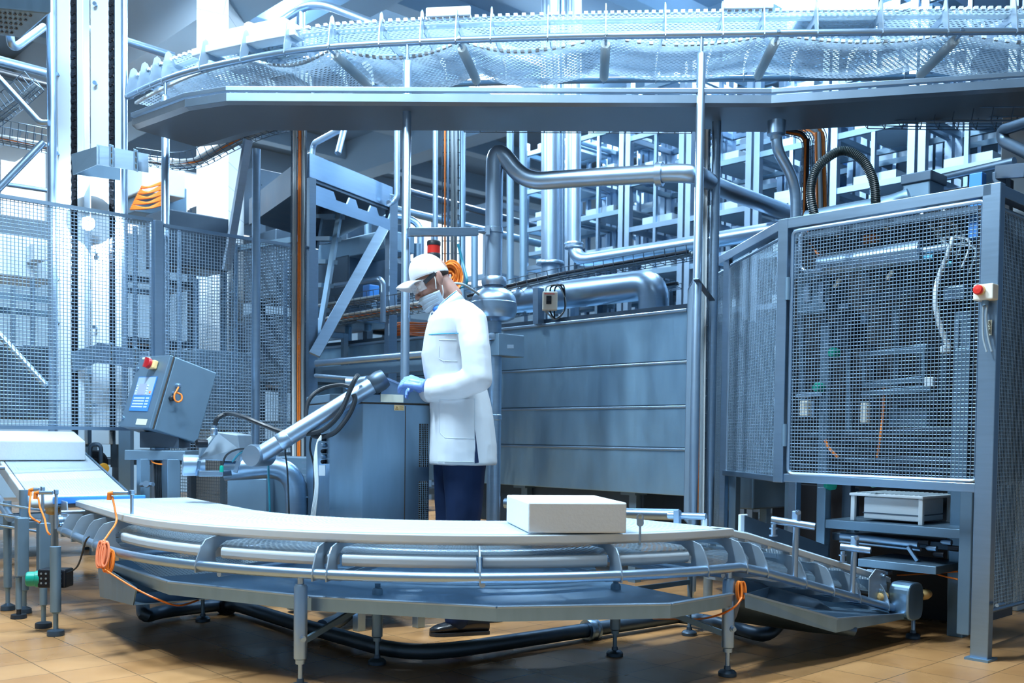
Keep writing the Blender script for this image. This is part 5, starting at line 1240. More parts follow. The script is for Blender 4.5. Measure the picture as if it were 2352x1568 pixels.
# ------------------------------------------------ press machine inside
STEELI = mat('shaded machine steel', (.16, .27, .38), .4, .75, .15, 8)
pm = thing('press_machine', 'dark press machine behind the mesh with roller, cylinders and beams', 'machine', gpt(2020, 0, .8))
def ibox(x0, y0, x1, y1, o, dep, mt, name, bev=.004, par=None):
    """box whose front face spans these image corners at distance o behind the guard"""
    a = gp(x0, y1, o); b = gp(x1, y1, o); b.z = a.z; t = gp(x0, y0, o).z
    m = MB(); m.hexa(a, b-a, BV*dep, Z*(t-a.z)); return part(name, m, mt, par or pm, bev)
def ibar(x0, y0, x1, y1, o, w, mt, name, o2=None, h=None):
    m = MB(); m.bar(gp(x0, y0, o), gp(x1, y1, o if o2 is None else o2), w, h or w, BV); return part(name, m, mt, pm, .003)
def icyl(x0, y0, x1, y1, o, r, mt, name, o2=None, n=18):
    m = MB(); m.cyl(gp(x0, y0, o), gp(x1, y1, o if o2 is None else o2), r, n); return part(name, m, mt, pm)
DARK = mat('interior shade plate', (.012, .018, .028), .55, .2, .3, 6)  # near-black colour stands in for the shade inside the machine
ibox(1800, 500, 2300, 1120, 1.15, .05, DARK, 'dark_backing')  # backing added to make the interior dark
q0 = gpt(2236, .75, .12); m = MB(); m.hexa(q0, BV*1.0, BU*-.02, Z*1.22); part('side_plate', m, DARK, pm)  # side wall added to keep the inside of the cell dark
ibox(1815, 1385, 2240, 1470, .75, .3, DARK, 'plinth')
m = MB(); q0 = gpt(1790, 2.0, .25); m.hexa(q0, gpt(2235, 2.0, .25)-q0, BV*.9, Z*-.03); part('top_plate', m, STEELD, pm)  # top cover added so the interior shades darker
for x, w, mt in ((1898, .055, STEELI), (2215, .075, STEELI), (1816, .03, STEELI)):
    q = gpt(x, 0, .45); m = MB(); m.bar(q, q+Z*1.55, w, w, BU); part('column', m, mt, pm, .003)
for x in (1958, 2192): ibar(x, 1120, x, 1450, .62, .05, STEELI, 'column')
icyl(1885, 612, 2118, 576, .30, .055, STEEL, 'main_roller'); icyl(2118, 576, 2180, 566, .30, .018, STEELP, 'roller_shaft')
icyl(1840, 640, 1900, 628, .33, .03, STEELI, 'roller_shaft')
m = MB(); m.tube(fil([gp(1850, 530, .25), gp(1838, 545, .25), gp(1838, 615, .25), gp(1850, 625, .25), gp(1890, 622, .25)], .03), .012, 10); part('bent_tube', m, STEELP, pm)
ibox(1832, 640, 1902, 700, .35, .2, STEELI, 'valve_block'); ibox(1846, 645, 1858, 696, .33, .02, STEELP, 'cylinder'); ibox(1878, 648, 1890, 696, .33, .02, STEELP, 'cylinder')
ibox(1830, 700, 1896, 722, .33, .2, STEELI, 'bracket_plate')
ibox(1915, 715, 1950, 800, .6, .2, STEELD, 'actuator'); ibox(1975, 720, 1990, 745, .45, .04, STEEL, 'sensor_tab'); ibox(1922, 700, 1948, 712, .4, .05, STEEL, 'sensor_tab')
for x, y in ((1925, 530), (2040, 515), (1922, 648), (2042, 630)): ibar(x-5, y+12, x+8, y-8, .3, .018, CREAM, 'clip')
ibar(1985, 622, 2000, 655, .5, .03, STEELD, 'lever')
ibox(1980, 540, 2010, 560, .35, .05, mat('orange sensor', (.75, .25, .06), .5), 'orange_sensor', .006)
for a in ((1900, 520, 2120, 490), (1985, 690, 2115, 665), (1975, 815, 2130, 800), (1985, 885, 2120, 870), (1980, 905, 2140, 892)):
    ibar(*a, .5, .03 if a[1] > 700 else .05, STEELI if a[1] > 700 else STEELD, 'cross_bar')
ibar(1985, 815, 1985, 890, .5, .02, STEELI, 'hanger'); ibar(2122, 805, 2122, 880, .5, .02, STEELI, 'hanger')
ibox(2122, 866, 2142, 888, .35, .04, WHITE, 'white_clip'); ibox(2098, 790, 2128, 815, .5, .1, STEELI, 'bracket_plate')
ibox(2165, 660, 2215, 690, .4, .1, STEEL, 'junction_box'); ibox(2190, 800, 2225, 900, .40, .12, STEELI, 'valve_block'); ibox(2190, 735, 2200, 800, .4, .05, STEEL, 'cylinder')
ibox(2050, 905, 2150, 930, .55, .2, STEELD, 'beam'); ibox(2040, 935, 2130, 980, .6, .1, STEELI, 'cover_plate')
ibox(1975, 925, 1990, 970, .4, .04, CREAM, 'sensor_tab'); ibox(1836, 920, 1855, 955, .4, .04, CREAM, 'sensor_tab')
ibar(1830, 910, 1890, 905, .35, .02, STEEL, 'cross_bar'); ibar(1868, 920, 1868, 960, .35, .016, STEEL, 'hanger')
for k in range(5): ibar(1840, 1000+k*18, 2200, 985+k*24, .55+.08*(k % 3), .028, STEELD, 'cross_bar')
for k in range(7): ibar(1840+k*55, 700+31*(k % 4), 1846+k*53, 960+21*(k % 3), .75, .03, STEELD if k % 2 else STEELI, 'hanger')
m = MB(); m.tube(smooth([gp(2190, 545, .25), gp(2175, 590, .25), gp(2155, 640, .25), gp(2148, 690, .22), gp(2158, 745, .22), gp(2180, 800, .25)]), .012, 10); part('white_hose', m, CABLEW, pm)
m = MB(); m.box(gp(2172, 802, .25), (.04, .04, .035)); part('hose_end', m, WHITE, pm, .006)
for x, y in ((1915, 810), (1880, 890)):
    m = MB(); m.lathe(gp(x, y, .40), -BV, [(0, -.02), (.028, -.02), (.028, .01), (.02, .03), (0, .032)], 14); part('green_knob', m, GREENP, pm)
for x, y in ((2133, 592), (2177, 607)):
    m = MB(); m.cyl(gp(x-10, y, .3), gp(x+10, y-2, .3), .012, 10); part('blue_fitting', m, mat('blue fitting', (.05, .42, .70), .4), pm)
for k in range(6):
    m = MB(); p = gp(2130+k*14, 500+k*17, .35); m.tube(smooth([p, p+Z*.05+BU*.05, p+Z*.02-BU*.08, p-Z*.10-BU*.05]), .006, 6); part('air_tube', m, GREY if k % 2 else CABLEW, pm)
m = MB(); m.tube(smooth([gp(2030, 890, .5), gp(2028, 950, .5), gp(2022, 1000, .45), gp(2015, 1050, .5)]), .006, 6); m.tube(smooth([gp(1895, 1010, .4), gp(1905, 1030, .4), gp(1925, 1050, .4)]), .008, 6); part('orange_cable', m, ORANGE, pm)
m = MB(); m.tube(smooth([gp(1850, 520, .35), gp(1862, 560, .35), gp(1880, 585, .3)]), .006, 6); part('orange_cable', m, ORANGE, pm)
bb = ibox(2222, 395, 2252, 545, .30, .05, BLUE, 'blue_bracket', label=None) if False else ibox(2222, 400, 2252, 548, .30, .05, BLUE, 'blue_bracket')
ibox(2072, 405, 2135, 470, .45, .16, STEELI, 'motor_head', .008); ibox(2068, 402, 2138, 425, .44, .18, STEELD, 'motor_head', .005)
m = MB(); m.tube(fil([gp(1855, 505, .35), gp(2050, 470, .38), gp(2090, 455, .4)], .1), .05, 14); part('duct_cover', m, STEELI, pm)
# lower cell: shelf, rollers, columns, crate of white plates
def shelf(y0, y1, x0, x1, o, dep, mt, name): return ibox(x0, y0, x1, y1, o, dep, mt, name, .003)
shelf(1192, 1212, 1895, 2222, .22, .45, STEELM, 'shelf'); shelf(1282, 1300, 1970, 2150, .16, .35, STEELM, 'lower_shelf')
ibox(2196, 1118, 2225, 1455, .17, .035, STEELM, 'corner_column'); ibox(2225, 1118, 2226, 1440, .20, .5, STEELD, 'side_plate')
ibox(1873, 1118, 1893, 1260, .22, .05, STEELM, 'corner_column'); ibox(1932, 1112, 1952, 1195, .55, .05, STEELD, 'corner_column')
icyl(1932, 1230, 2110, 1250, .28, .018, STEELP, 'roller'); icyl(1930, 1242, 2115, 1262, .32, .010, STEELP, 'roller')
ibox(1910, 1222, 2210, 1240, .5, .3, STEELD, 'roller_bed'); ibar(2085, 1255, 2108, 1288, .26, .018, STEEL, 'lever')
for k in range(5): m = MB(); m.lathe(gp(2125+k*17, 1245+(k % 3)*14, .25), BU, [(0, -.02), (.014, -.02), (.014, .02), (.008, .03), (0, .03)], 10); part('joint', m, STEEL if k % 2 else IRON, pm)
for x, y in ((1905, 1115), (2005, 1108)):
    m = MB(); m.lathe(gp(x, y, .25), -BV+BU*.3, [(0, -.03), (.022, -.03), (.025, .0), (.018, .012), (.018, .02), (.010, .03), (0, .03)], 14); part('green_knob', m, GREENP, pm)
ibox(1800, 1110, 1890, 1480, 1.0, .05, DARK, 'dark_backing'); ibox(1890, 1110, 2240, 1400, .80, .05, DARK, 'dark_backing')  # more added backing, lower cell shade put into its colour
ibox(1770, 1085, 1870, 1330, 1.25, .05, mat('dark blue sheet', (.02, .06, .16), .5), 'dark_backing')
m = MB(); m.tube(smooth([gp(2100, 1290, .4), gp(2130, 1310, .35), gp(2165, 1322, .3), gp(2200, 1330, .3)]), .004, 6); m.tube(smooth([gp(2060, 1320, .4), gp(2110, 1318, .4), gp(2200, 1312, .35)]), .004, 6); part('orange_cable', m, ORANGE, pm)
ibox(1990, 1306, 2040, 1316, .3, .05, STEELP, 'joint')
# mould crate
cr = thing('mould_crate', 'white plastic mould under a ribbed lid frame on the machine shelf', 'crate', gp(2060, 1195, .30))
def cbox(x0, y0, x1, y1, o, dep, mt, name): return ibox(x0, y0, x1, y1, o, dep, mt, name, .004, cr)
a = gp(1983, 1190, .30); b = gp(2112, 1190, .30); b.z = a.z
m = MB(); m.hexa(a, b-a, BV*.26, Z*(gp(1983, 1140, .30).z-a.z)); part('mould_body', m, WHITE, cr, .006)
m = MB(); m.hexa(a-BV*.003-Z*-.028+ (a-b)*.01, (b-a)*1.02, BV*.266, Z*.005); part('dark_gap', m, STEELD, cr)
zt_ = gp(2000, 1140, .26).z; q0, q1 = gp(1950, 1140, .26), gp(2120, 1140, .26); q0.z = q1.z = zt_
m = MB(); m.hexa(q0, q1-q0, BV*.36, Z*.014); part('lid', m, WHITE, cr, .004)
m = MB()
for k in range(14): m.bar(q0+(q1-q0)*(.08+.065*k)+BV*.02+Z*.016, q0+(q1-q0)*(.08+.065*k)+BV*.33+Z*.016, .006, .004)
part('lid_ribs', m, CABLEW, cr)
for s, o in ((.04, .02), (.96, .02), (.96, .33), (.04, .33)):
    q = q0+(q1-q0)*s+BV*o; m = MB(); m.bar(V((q.x, q.y, gp(1983, 1196, .28).z)), q, .022, .022); part('leg', m, WHITE, cr, .003)
# black corrugated hose arch over the machine
hp_ = smooth([P(1872, 500, 4.95), P(1862, 440, 4.95), P(1878, 385, 4.93), P(1930, 347, 4.90), P(1978, 365, 4.86), P(2006, 415, 4.84), P(2012, 470, 4.84)], 14)
m = MB(); rr = [(.021 if (i % 2) else .0235) for i in range(len(hp_))]
hp2 = smooth(hp_, 2); m.tube(hp2, [(.0205 if (i % 2) else .0235) for i in range(len(hp2))], 14)
solo('corrugated_hose', m, RIBBED, 'black corrugated hose arching over the top of the press machine', 'hose')
pipe('dark pipe rail leading to the blue bracket above the machine', [gp(2110, 420, 1.0), gp(2330, 370, .9)], .022, STEEL)
pipe('bent dark tube at the right picture edge above the guard', [gp(2440, 255, .5), gp(2300, 300, .7), gp(2305, 325, .7), gp(2460, 400, .4)], .028, STEELD, rad=.08)
wc = thing('pale_stanchion', 'pale steel stanchion at the right picture edge behind the guard', 'stanchion', gpt(2345, 0, 1.3))
m = MB(); q = gpt(2330, 0, 1.5); m.bar(q, q+Z*2.9, .16, .16, BU); part('shaft', m, WHITEG, wc, .005)
# grey skirt box and tall frame left of the machine
lump('grey steel skirt box under the left guard wing', 1730, 1122, 6.3, .30, .23, .45, STEELM, 'skirt_box', 'box')
for x, y0, y1, D, mt in ((1826, 1085, 1240, 5.3, STEEL), (1758, 1160, 1240, 6.2, STEELM), (1688, 1090, 1240, 5.9, STEELM)):
    m = MB(); q = P(x, y0, D); m.bar(V((q.x, D, 0)), V((q.x, D, q.z)), .05, .05); solo('support_stanchion', m, mt, {1826: 'round-edged steel leg between guard wing and machine', 1758: 'steel leg under the grey skirt box', 1688: 'steel leg at the far end of the guard wing'}[x], 'stanchion', bev=.004)
# ================================================================ person in white coat
PD = 4.76
def B(x, y, dy=0): return P(x, y, PD+dy)
per = thing('person', 'person in white coat, cap, face mask and blue gloves working at the console', 'person', (B(1050, 1000).x, PD, 0))
def caps(m, p, q, r1, r2, n=14, k=5):
    """tapered limb with round ends"""
    d = (q-p); L = d.length; d.normalize(); pr = [(0, -r1)]
    for i in range(1, k): a = math.pi/2*i/k; pr.append((r1*math.sin(a), -r1*math.cos(a)))
    pr += [(r1, 0), (r2, L)]
    for i in range(1, k): a = math.pi/2*i/k; pr.append((r2*math.cos(a), L+r2*math.sin(a)))
    pr.append((0, L+r2)); m.lathe(p, d, pr, n)
def chain(m, pts):
    for (p, r), (q, s) in zip(pts[:-1], pts[1:]): caps(m, p, q, r, s)
def remesh(o, vox, it=4, fac=.5):
    r = o.modifiers.new('skin', 'REMESH'); r.mode = 'VOXEL'; r.voxel_size = vox; r.use_smooth_shade = True
    if it: s = o.modifiers.new('soft', 'SMOOTH'); s.iterations = it; s.factor = fac
SKIN = mat('skin', (.36, .215, .185), .55, 0, .06, 20); SKIN.node_tree.nodes['Principled BSDF'].inputs['Subsurface Weight'].default_value = .1; SKIN.node_tree.nodes['Principled BSDF'].inputs['Subsurface Radius'].default_value = (.02, .008, .004)
COAT = mat('white cotton coat', (.62, .71, .80), .8, 0, .03, 5, (1, 1, .6), .12, .3, 0, 7)
CAPM = mat('white cotton cap', (.62, .69, .76), .8, 0, .02, 6, (1, 1, 1), .1, .3, 0, 14)
TROU = mat('navy trousers', (.006, .024, .085), .75, 0, .25, 5, (1, 1, .4), .3, .3, 0, 9)
SHOE = mat('black leather shoe', (.012, .014, .018), .28, 0, .2, 20)
GLOVE = mat('blue nitrile glove', (.17, .33, .82), .42, 0, .08, 16, (1, 1, 1), .25, .5, 0, 45)
HAIR = mat('dark hair', (.03, .022, .02), .7, 0, .3, 60)
MASK = mat('pale surgical mask', (.46, .62, .77), .8, 0, .04, 14, (1, 1, 4), .25)
# ---- head: facing left (-X), bowed forward
H = B(985, 640); HT = math.radians(24)
hx = V((-math.cos(HT), 0, -math.sin(HT)))     # forward (face direction)
hz = V((-math.sin(HT), 0, math.cos(HT)))      # up the skull
hy = V((0, -1, 0))                            # towards the camera (person's left... nearer side)
S = 1.0
HC = B(983, 640)-hx*.030-hz*.036
def hp(f, u, s): return HC+hx*f+hz*u+hy*s
m = MB()
m.ell(hp(.012, .052, 0), .088, .073, .082, X=hx, Y=hy, Zv=hz)          # cranium
m.ell(hp(.022, -.01, 0), .070, .066, .090, X=hx, Y=hy, Zv=hz)           # face
m.ell(hp(.034, -.062, 0), .046, .050, .048, X=hx, Y=hy, Zv=hz)          # jaw
m.ell(hp(.066, -.098, 0), .022, .028, .018, X=hx, Y=hy, Zv=hz)          # chin
m.ell(hp(-.005, -.055, 0), .05, .058, .05, X=hx, Y=hy, Zv=hz)           # jaw angle
m.ell(hp(.080, .034, .0), .016, .052, .012, X=hx, Y=hy, Zv=hz)          # brow
caps(m, hp(.086, .018, 0), hp(.112, -.026, 0), .008, .0125)             # nose
for s in (-1, 1):
    m.ell(hp(.100, -.032, s*.012), .010, .009, .008, X=hx, Y=hy, Zv=hz)
    m.ell(hp(.064, -.022, s*.040), .018, .018, .018, X=hx, Y=hy, Zv=hz)  # cheek
    m.ell(hp(-.020, .008, s*.074), .020, .008, .034, X=hx, Y=hy, Zv=hz)    # ear
    m.ell(hp(-.032, .014, s*.081), .008, .006, .026, X=hx, Y=hy, Zv=hz)
    m.ell(hp(-.014, -.020, s*.072), .010, .006, .010, X=hx, Y=hy, Zv=hz)
m.ell(hp(.090, -.062, 0), .012, .026, .008, X=hx, Y=hy, Zv=hz)          # lips under the mask
nk = B(1026, 712)
chain(m, [(hp(-.022, -.02, 0), .052), (hp(-.040, -.085, 0), .052), (nk, .056), (B(1050, 770), .070)])
# torso and legs under the clothes, one continuous body
SHn, SHf = B(1086, 738, -.175), B(1080, 738, .175); ELn, ELf = B(1100, 872, -.235), B(1070, 875, .22)
WRn, WRf = B(988, 888, -.132), B(990, 897, .13)
chain(m, [(B(1058, 740), .10), (B(1055, 850), .115), (B(1056, 960), .12), (B(1058, 1020), .115)])
chain(m, [(B(1062, 735), .08), (SHn, .062), (ELn, .046), (WRn, .030)]); chain(m, [(B(1062, 735), .08), (SHf, .062), (ELf, .046), (WRf, .030)])
HN, HF = B(1066, 1030, -.085), B(1050, 1030, .085); KN, KF = B(1064, 1235, -.085), B(1030, 1235, .10); AN, AF = B(1046, 1425, -.085), B(1072, 1415, .10)
for a_, b_, c_ in ((HN, KN, AN), (HF, KF, AF)): chain(m, [(B(1058, 1015), .11), (a_, .085), (b_, .052), (c_, .040)])
body = part('body', m, SKIN, per); remesh(body, .0055, 3, .5)
# ---- eyes, brows
for s in (-1, 1):
    m = MB(); m.ell(hp(.080, .012, s*.031), .0125, .0125, .0125); part('eye', m, mat('eye white', (.7, .7, .7), .3), per)
    m = MB(); m.ell(hp(.0905, .008, s*.031), .004, .006, .006); part('iris', m, INK, per)
    m = MB(); m.tube(smooth([hp(.094, .036, s*.012), hp(.097, .042, s*.03), hp(.080, .038, s*.052)]), [.004]*13, 6); part('eyebrow', m, HAIR, per)
    m = MB(); m.ell(hp(.083, .020, s*.031), .0125, .016, .006, X=hx, Y=hy, Zv=hz); part('eyelid', m, SKIN, per)
# hair around the ears and neck
m = MB(); m.ell(hp(-.010, .034, 0), .064, .0728, .036, X=hx, Y=hy, Zv=hz); part('hair', m, HAIR, per)
# ---- cap
m = MB(); n = 28; rows_ = []
for i in range(9):
    a = (math.pi/2)*i/8
    rows_.append([hp(.018+.089*math.cos(a)**.7*math.cos(2*math.pi*j/n), .052+.096*math.sin(a)+.010*math.cos(2*math.pi*j/n)*math.cos(a)-.014*math.cos(a), .083*math.cos(a)**.7*math.sin(2*math.pi*j/n)) for j in range(n)])
vs = [v for r in rows_ for v in r]
fs = [(i*n+j, i*n+(j+1) % n, (i+1)*n+(j+1) % n, (i+1)*n+j) for i in range(8) for j in range(n)]
m.add(vs, fs, True); cp = part('cap', m, CAPM, per); sm_ = cp.modifiers.new('cloth', 'SOLIDIFY'); sm_.thickness = .005; sm_.offset = 1
ss = cp.modifiers.new('sub', 'SUBSURF'); ss.levels = ss.render_levels = 1
# peak: curved visor
m = MB(); NV, NU = 12, 16; g = []
for i in range(NV+1):
    t = i/NV; row = []
    for j in range(NU+1):
        b = math.radians(-62+124*j/NU); s_ = math.sin(b); c_ = math.cos(b)
        f0 = .018+.086*c_; f1 = .075+.112*c_
        f = f0+(f1-f0)*t; sd = .083*s_*(1-.08*t)
        u = .053-.002*t-.034*(s_**2)*(1.0+.3*t)+.008*math.sin(math.pi*t)
        row.append(hp(f, u, sd))
    g.append(row)
vs = [v for r in g for v in r]; w_ = NU+1
m.add(vs, [(i*w_+j, i*w_+j+1, (i+1)*w_+j+1, (i+1)*w_+j) for i in range(NV) for j in range(NU)], True)
pk = part('peak', m, CAPM, cp); sm_ = pk.modifiers.new('board', 'SOLIDIFY'); sm_.thickness = .004
m = MB(); m.ell(hp(.016, .149, 0), .008, .008, .004, X=hx, Y=hy, Zv=hz); part('cap_button', m, CAPM, cp)
m = MB()
for b in (0, 60, 120, 180, 240, 300):
    pts = []
    for i in range(9):
        a = (math.pi/2)*i/8; bb = math.radians(b+30); pts.append(hp(.018+.0925*math.cos(a)**.7*math.cos(bb), .0535+.0985*math.sin(a)+.010*math.cos(bb)*math.cos(a)-.014*math.cos(a), .0865*math.cos(a)**.7*math.sin(bb)))
    m.tube(pts, .0012, 5)
part('cap_seam', m, CAPM, cp)
# ---- mask
m = MB(); NV, NU = 10, 18; g = []
for i in range(NV+1):
    t = i/NV; u = -.036-.082*t
    for j in range(NU+1):
        b = math.radians(-84+168*j/NU); s_, c_ = math.sin(b), math.cos(b)
        br = .030*math.exp(-((t-.18)/.22)**2)+.024*math.exp(-((t-.75)/.3)**2)
        f = -.020+(.114+br*.75*(abs(c_)**2))*abs(c_)**.75-.016*max(0, t-.6)*2
        sd = (.0735-.016*t)*s_
        g.append(hp(f, u+.010*math.cos(i*2.4)*.12+.024*abs(s_)**2*(t-.45), sd))
w_ = NU+1; m.add(g, [(i*w_+j, i*w_+j+1, (i+1)*w_+j+1, (i+1)*w_+j) for i in range(NV) for j in range(NU)], True)
mk_ = part('face_mask', m, MASK, per); sm_ = mk_.modifiers.new('cloth', 'SOLIDIFY'); sm_.thickness = .003; sm_.offset = 1
m = MB()
for t in (.22, .5, .76):
    u = -.036-.082*t; pts = []
    for j in range(15):
        b = math.radians(-76+152*j/14); s_, c_ = math.sin(b), math.cos(b)
        br = .030*math.exp(-((t-.18)/.22)**2)+.024*math.exp(-((t-.75)/.3)**2)
        pts.append(hp(-.0155+(.114+br*.75*(abs(c_)**2))*abs(c_)**.75-.016*max(0, t-.6)*2, u+.024*abs(s_)**2*(t-.45), (.0755-.016*t)*s_))
    m.tube(pts, .0016, 5)
part('mask_pleat', m, MASK, mk_)
for s in (-1, 1):
    m = MB(); m.tube(smooth([hp(.012, -.034, s*.074), hp(.0, .0, s*.080), hp(-.006, .030, s*.079), hp(-.022, .036, s*.080)]), .0022, 6); m.tube(smooth([hp(.004, -.108+.02, s*.060), hp(-.012, -.06, s*.073), hp(-.02, -.03, s*.078)]), .0022, 6); part('ear_loop', m, CABLEW, mk_)
# ---- safety glasses
gl = bpy.data.materials.new('clear lens'); gl.use_nodes = True
nt = gl.node_tree; bs = nt.nodes['Principled BSDF']; bs.inputs['Roughness'].default_value = .05; bs.inputs['Base Color'].default_value = (.8, .9, 1, 1); bs.inputs['Alpha'].default_value = .22
m = MB(); NU = 18; g = []
for i in range(6):
    t = i/5; u = .030-.046*t
    for j in range(NU+1):
        b = math.radians(-72+144*j/NU); s_, c_ = math.sin(b), math.cos(b)
        g.append(hp(.018+.100*c_+.004*math.sin(math.pi*t), u+.010*max(0, 1-abs(b)*3)*t, .078*s_))
w_ = NU+1; m.add(g, [(i*w_+j, i*w_+j+1, (i+1)*w_+j+1, (i+1)*w_+j) for i in range(5) for j in range(NU)], True)
gls = part('safety_glasses', m, gl, per); sm_ = gls.modifiers.new('lens', 'SOLIDIFY'); sm_.thickness = .002
for s in (-1, 1):
    m = MB(); m.bar(hp(.052, .012, s*.0795), hp(-.012, .034, s*.081), .004, .020, hz); part('temple', m, RUBBER, gls, .001)
# ---- coat
m = MB()
def ring(x0, x1, y, w, dy=0, p=2.4, n=22, tilt=0):
    """horizontal section: front x0, back x1 in image columns, half width w across"""
    a, b = B(x0, y, dy), B(x1, y, dy); c = (a+b)/2; hw = (b.x-a.x)/2; out = []
    for j in range(n):
        t = 2*math.pi*j/n; ct, st = math.cos(t), math.sin(t)
        out.append(V((c.x+hw*math.copysign(abs(ct)**(2/p), ct), c.y+w*math.copysign(abs(st)**(2/p), st), c.z+tilt*ct)))
    return out
rings = [ring(986, 1142, 1066, .200), ring(988, 1140, 1020, .196), ring(989, 1134, 960, .188), ring(986, 1124, 910, .178), ring(974, 1112, 860, .168), ring(968, 1108, 815, .170), ring(976, 1110, 770, .180),
         ring(984, 1106, 738, .180), ring(1000, 1102, 716, .150), ring(1020, 1092, 701, .105), ring(1036, 1078, 692, .070)]
n = 22; vs = [v for r in rings for v in r]
fs = [(i*n+j, (i+1)*n+j, (i+1)*n+(j+1) % n, i*n+(j+1) % n) for i in range(len(rings)-1) for j in range(n)]
fs += [tuple(range(n)), tuple(range((len(rings)-1)*n, len(rings)*n))[::-1]]
m.add(vs, fs, True)
# sleeves
chain(m, [(B(1070, 728, -.12), .070), (B(1083, 740, -.185), .074), (B(1092, 800, -.235), .068), (B(1098, 868, -.255), .066)])
chain(m, [(B(1098, 868, -.255), .066), (B(1060, 884, -.22), .062), (B(1024, 893, -.17), .058), (B(1004, 896, -.145), .057)])
chain(m, [(B(1072, 732, .14), .075), (SHf, .078), (ELf, .070), (B(1030, 895, .16), .062), (B(985, 900, .14), .056)])
coat = part('coat', m, COAT, per); remesh(coat, .008, 3, .5)
tx = bpy.data.textures.new('folds', 'CLOUDS'); tx.noise_scale = .2; dm = coat.modifiers.new('folds', 'DISPLACE'); dm.texture = tx; dm.strength = .008; dm.mid_level = .5
tx2 = bpy.data.textures.new('creases', 'MUSGRAVE') if hasattr(bpy.types, 'MusgraveTexture') else tx
if tx2 is not tx: tx2.noise_scale = .05
d2 = coat.modifiers.new('creases', 'DISPLACE'); d2.texture = tx2; d2.strength = .0012
# cuff openings
m = MB(); cA, cB = B(1004, 896, -.145), B(984, 896, -.132)
m.lathe(cA, (cB-cA), [(.056, -.02), (.056, .0), (.054, (cB-cA).length), (.048, (cB-cA).length), (.048, 0)], 20); cu_ = part('cuff', m, COAT, per)
bpy.context.view_layer.update(); dg = bpy.context.evaluated_depsgraph_get(); dg.update()
ev = coat.evaluated_get(dg); me_ = ev.to_mesh(); off_ = WL[coat.name]
bvh = BVHTree.FromPolygons([v.co+off_ for v in me_.vertices], [list(p.vertices) for p in me_.polygons])
def onc(x, y, lift=.002):
    d = ray(x, y).normalized(); h = bvh.ray_cast(CAM, d)
    return (h[0]-d*lift) if h[0] else None
def seam(pts, r, mt, name, par=None, k=6, lift=.001):
    out = []
    for i in range(len(pts)-1):
        for j in range(k):
            t = j/k; q = onc(pts[i][0]+(pts[i+1][0]-pts[i][0])*t, pts[i][1]+(pts[i+1][1]-pts[i][1])*t, lift)
            if q: out.append(q)
    q = onc(*pts[-1], lift); out += [q] if q else []
    m = MB(); m.tube(out, r, 6); return part(name, m, mt, par or coat)
PIPING = mat('blue piping', (.05, .42, .80), .5)
SEAMM = mat('coat seam', (.62, .75, .87), .8)
seam([(985, 768), (1015, 766), (1053, 765)], .0022, PIPING, 'blue_piping')
seam([(1008, 795), (1008, 823), (1018, 828), (1050, 829)], .0012, SEAMM, 'pocket_seam'); seam([(1008, 780), (1048, 780)], .0012, SEAMM, 'pocket_seam')
seam([(1008, 918), (1090, 915), (1091, 1000), (1090, 1007), (1022, 1005), (1010, 993), (1008, 918)], .0012, SEAMM, 'pocket_seam')
seam([(1091, 915), (1091, 960), (1091, 1060)], .0016, SEAMM, 'side_seam')
m = MB()      # dark slit at the hem
q = [onc(1091, 985, .004), onc(1100, 1062, .004), onc(1090, 1064, .004)]
if all(q): m.add(q, [(0, 1, 2)]); sl = part('slit', m, TROU, coat); 
seam([(988, 1059), (1040, 1060), (1088, 1060)], .0012, SEAMM, 'hem_seam')
# collar
m = MB(); ctop = []; cbot = []
def cring(bx_, by_, fx, fy, w):
    out = []
    for j in range(25):
        t = 2*math.pi*j/24; a = (1+math.cos(t))/2
        p = B(bx_, by_).lerp(B(fx, fy), a); out.append(V((p.x, PD-w*math.sin(t), p.z)))
    return out
cbot = cring(1076, 704, 988, 744, .112); cmid = cring(1066, 688, 990, 734, .096); ctop = cring(1052, 667, 1000, 718, .078)
m.strip(cbot, cmid); m.strip(cmid, ctop); cl = part('collar', m, COAT, coat); sm_ = cl.modifiers.new('cloth', 'SOLIDIFY'); sm_.thickness = .007; sm_.offset = 0
m = MB(); m.tube([c.lerp(d_, .93)+V((0, -.005*math.copysign(1, math.sin(2*math.pi*j/24)), .0)) for j, (c, d_) in enumerate(zip(cmid, ctop))], .0020, 6); part('blue_piping', m, PIPING, cl)
m = MB(); m.plate([B(990, 716, -.03), B(1010, 700, -.055), B(1000, 724, -.075), B(983, 738, -.03)], .006); part('collar_flap', m, COAT, coat)
m = MB(); m.lathe(B(993, 721, -.062), V((-.2, -1, 0)), [(.006, 0), (.006, .003), (.0045, .003), (.0045, .002), (0, .002)], 14); part('snap_button', m, STEEL, coat)
m = MB(); m.ell(B(1008, 712, -.02), .03, .05, .025); part('shirt', m, mat('blue shirt', (.03, .16, .55), .8), per)
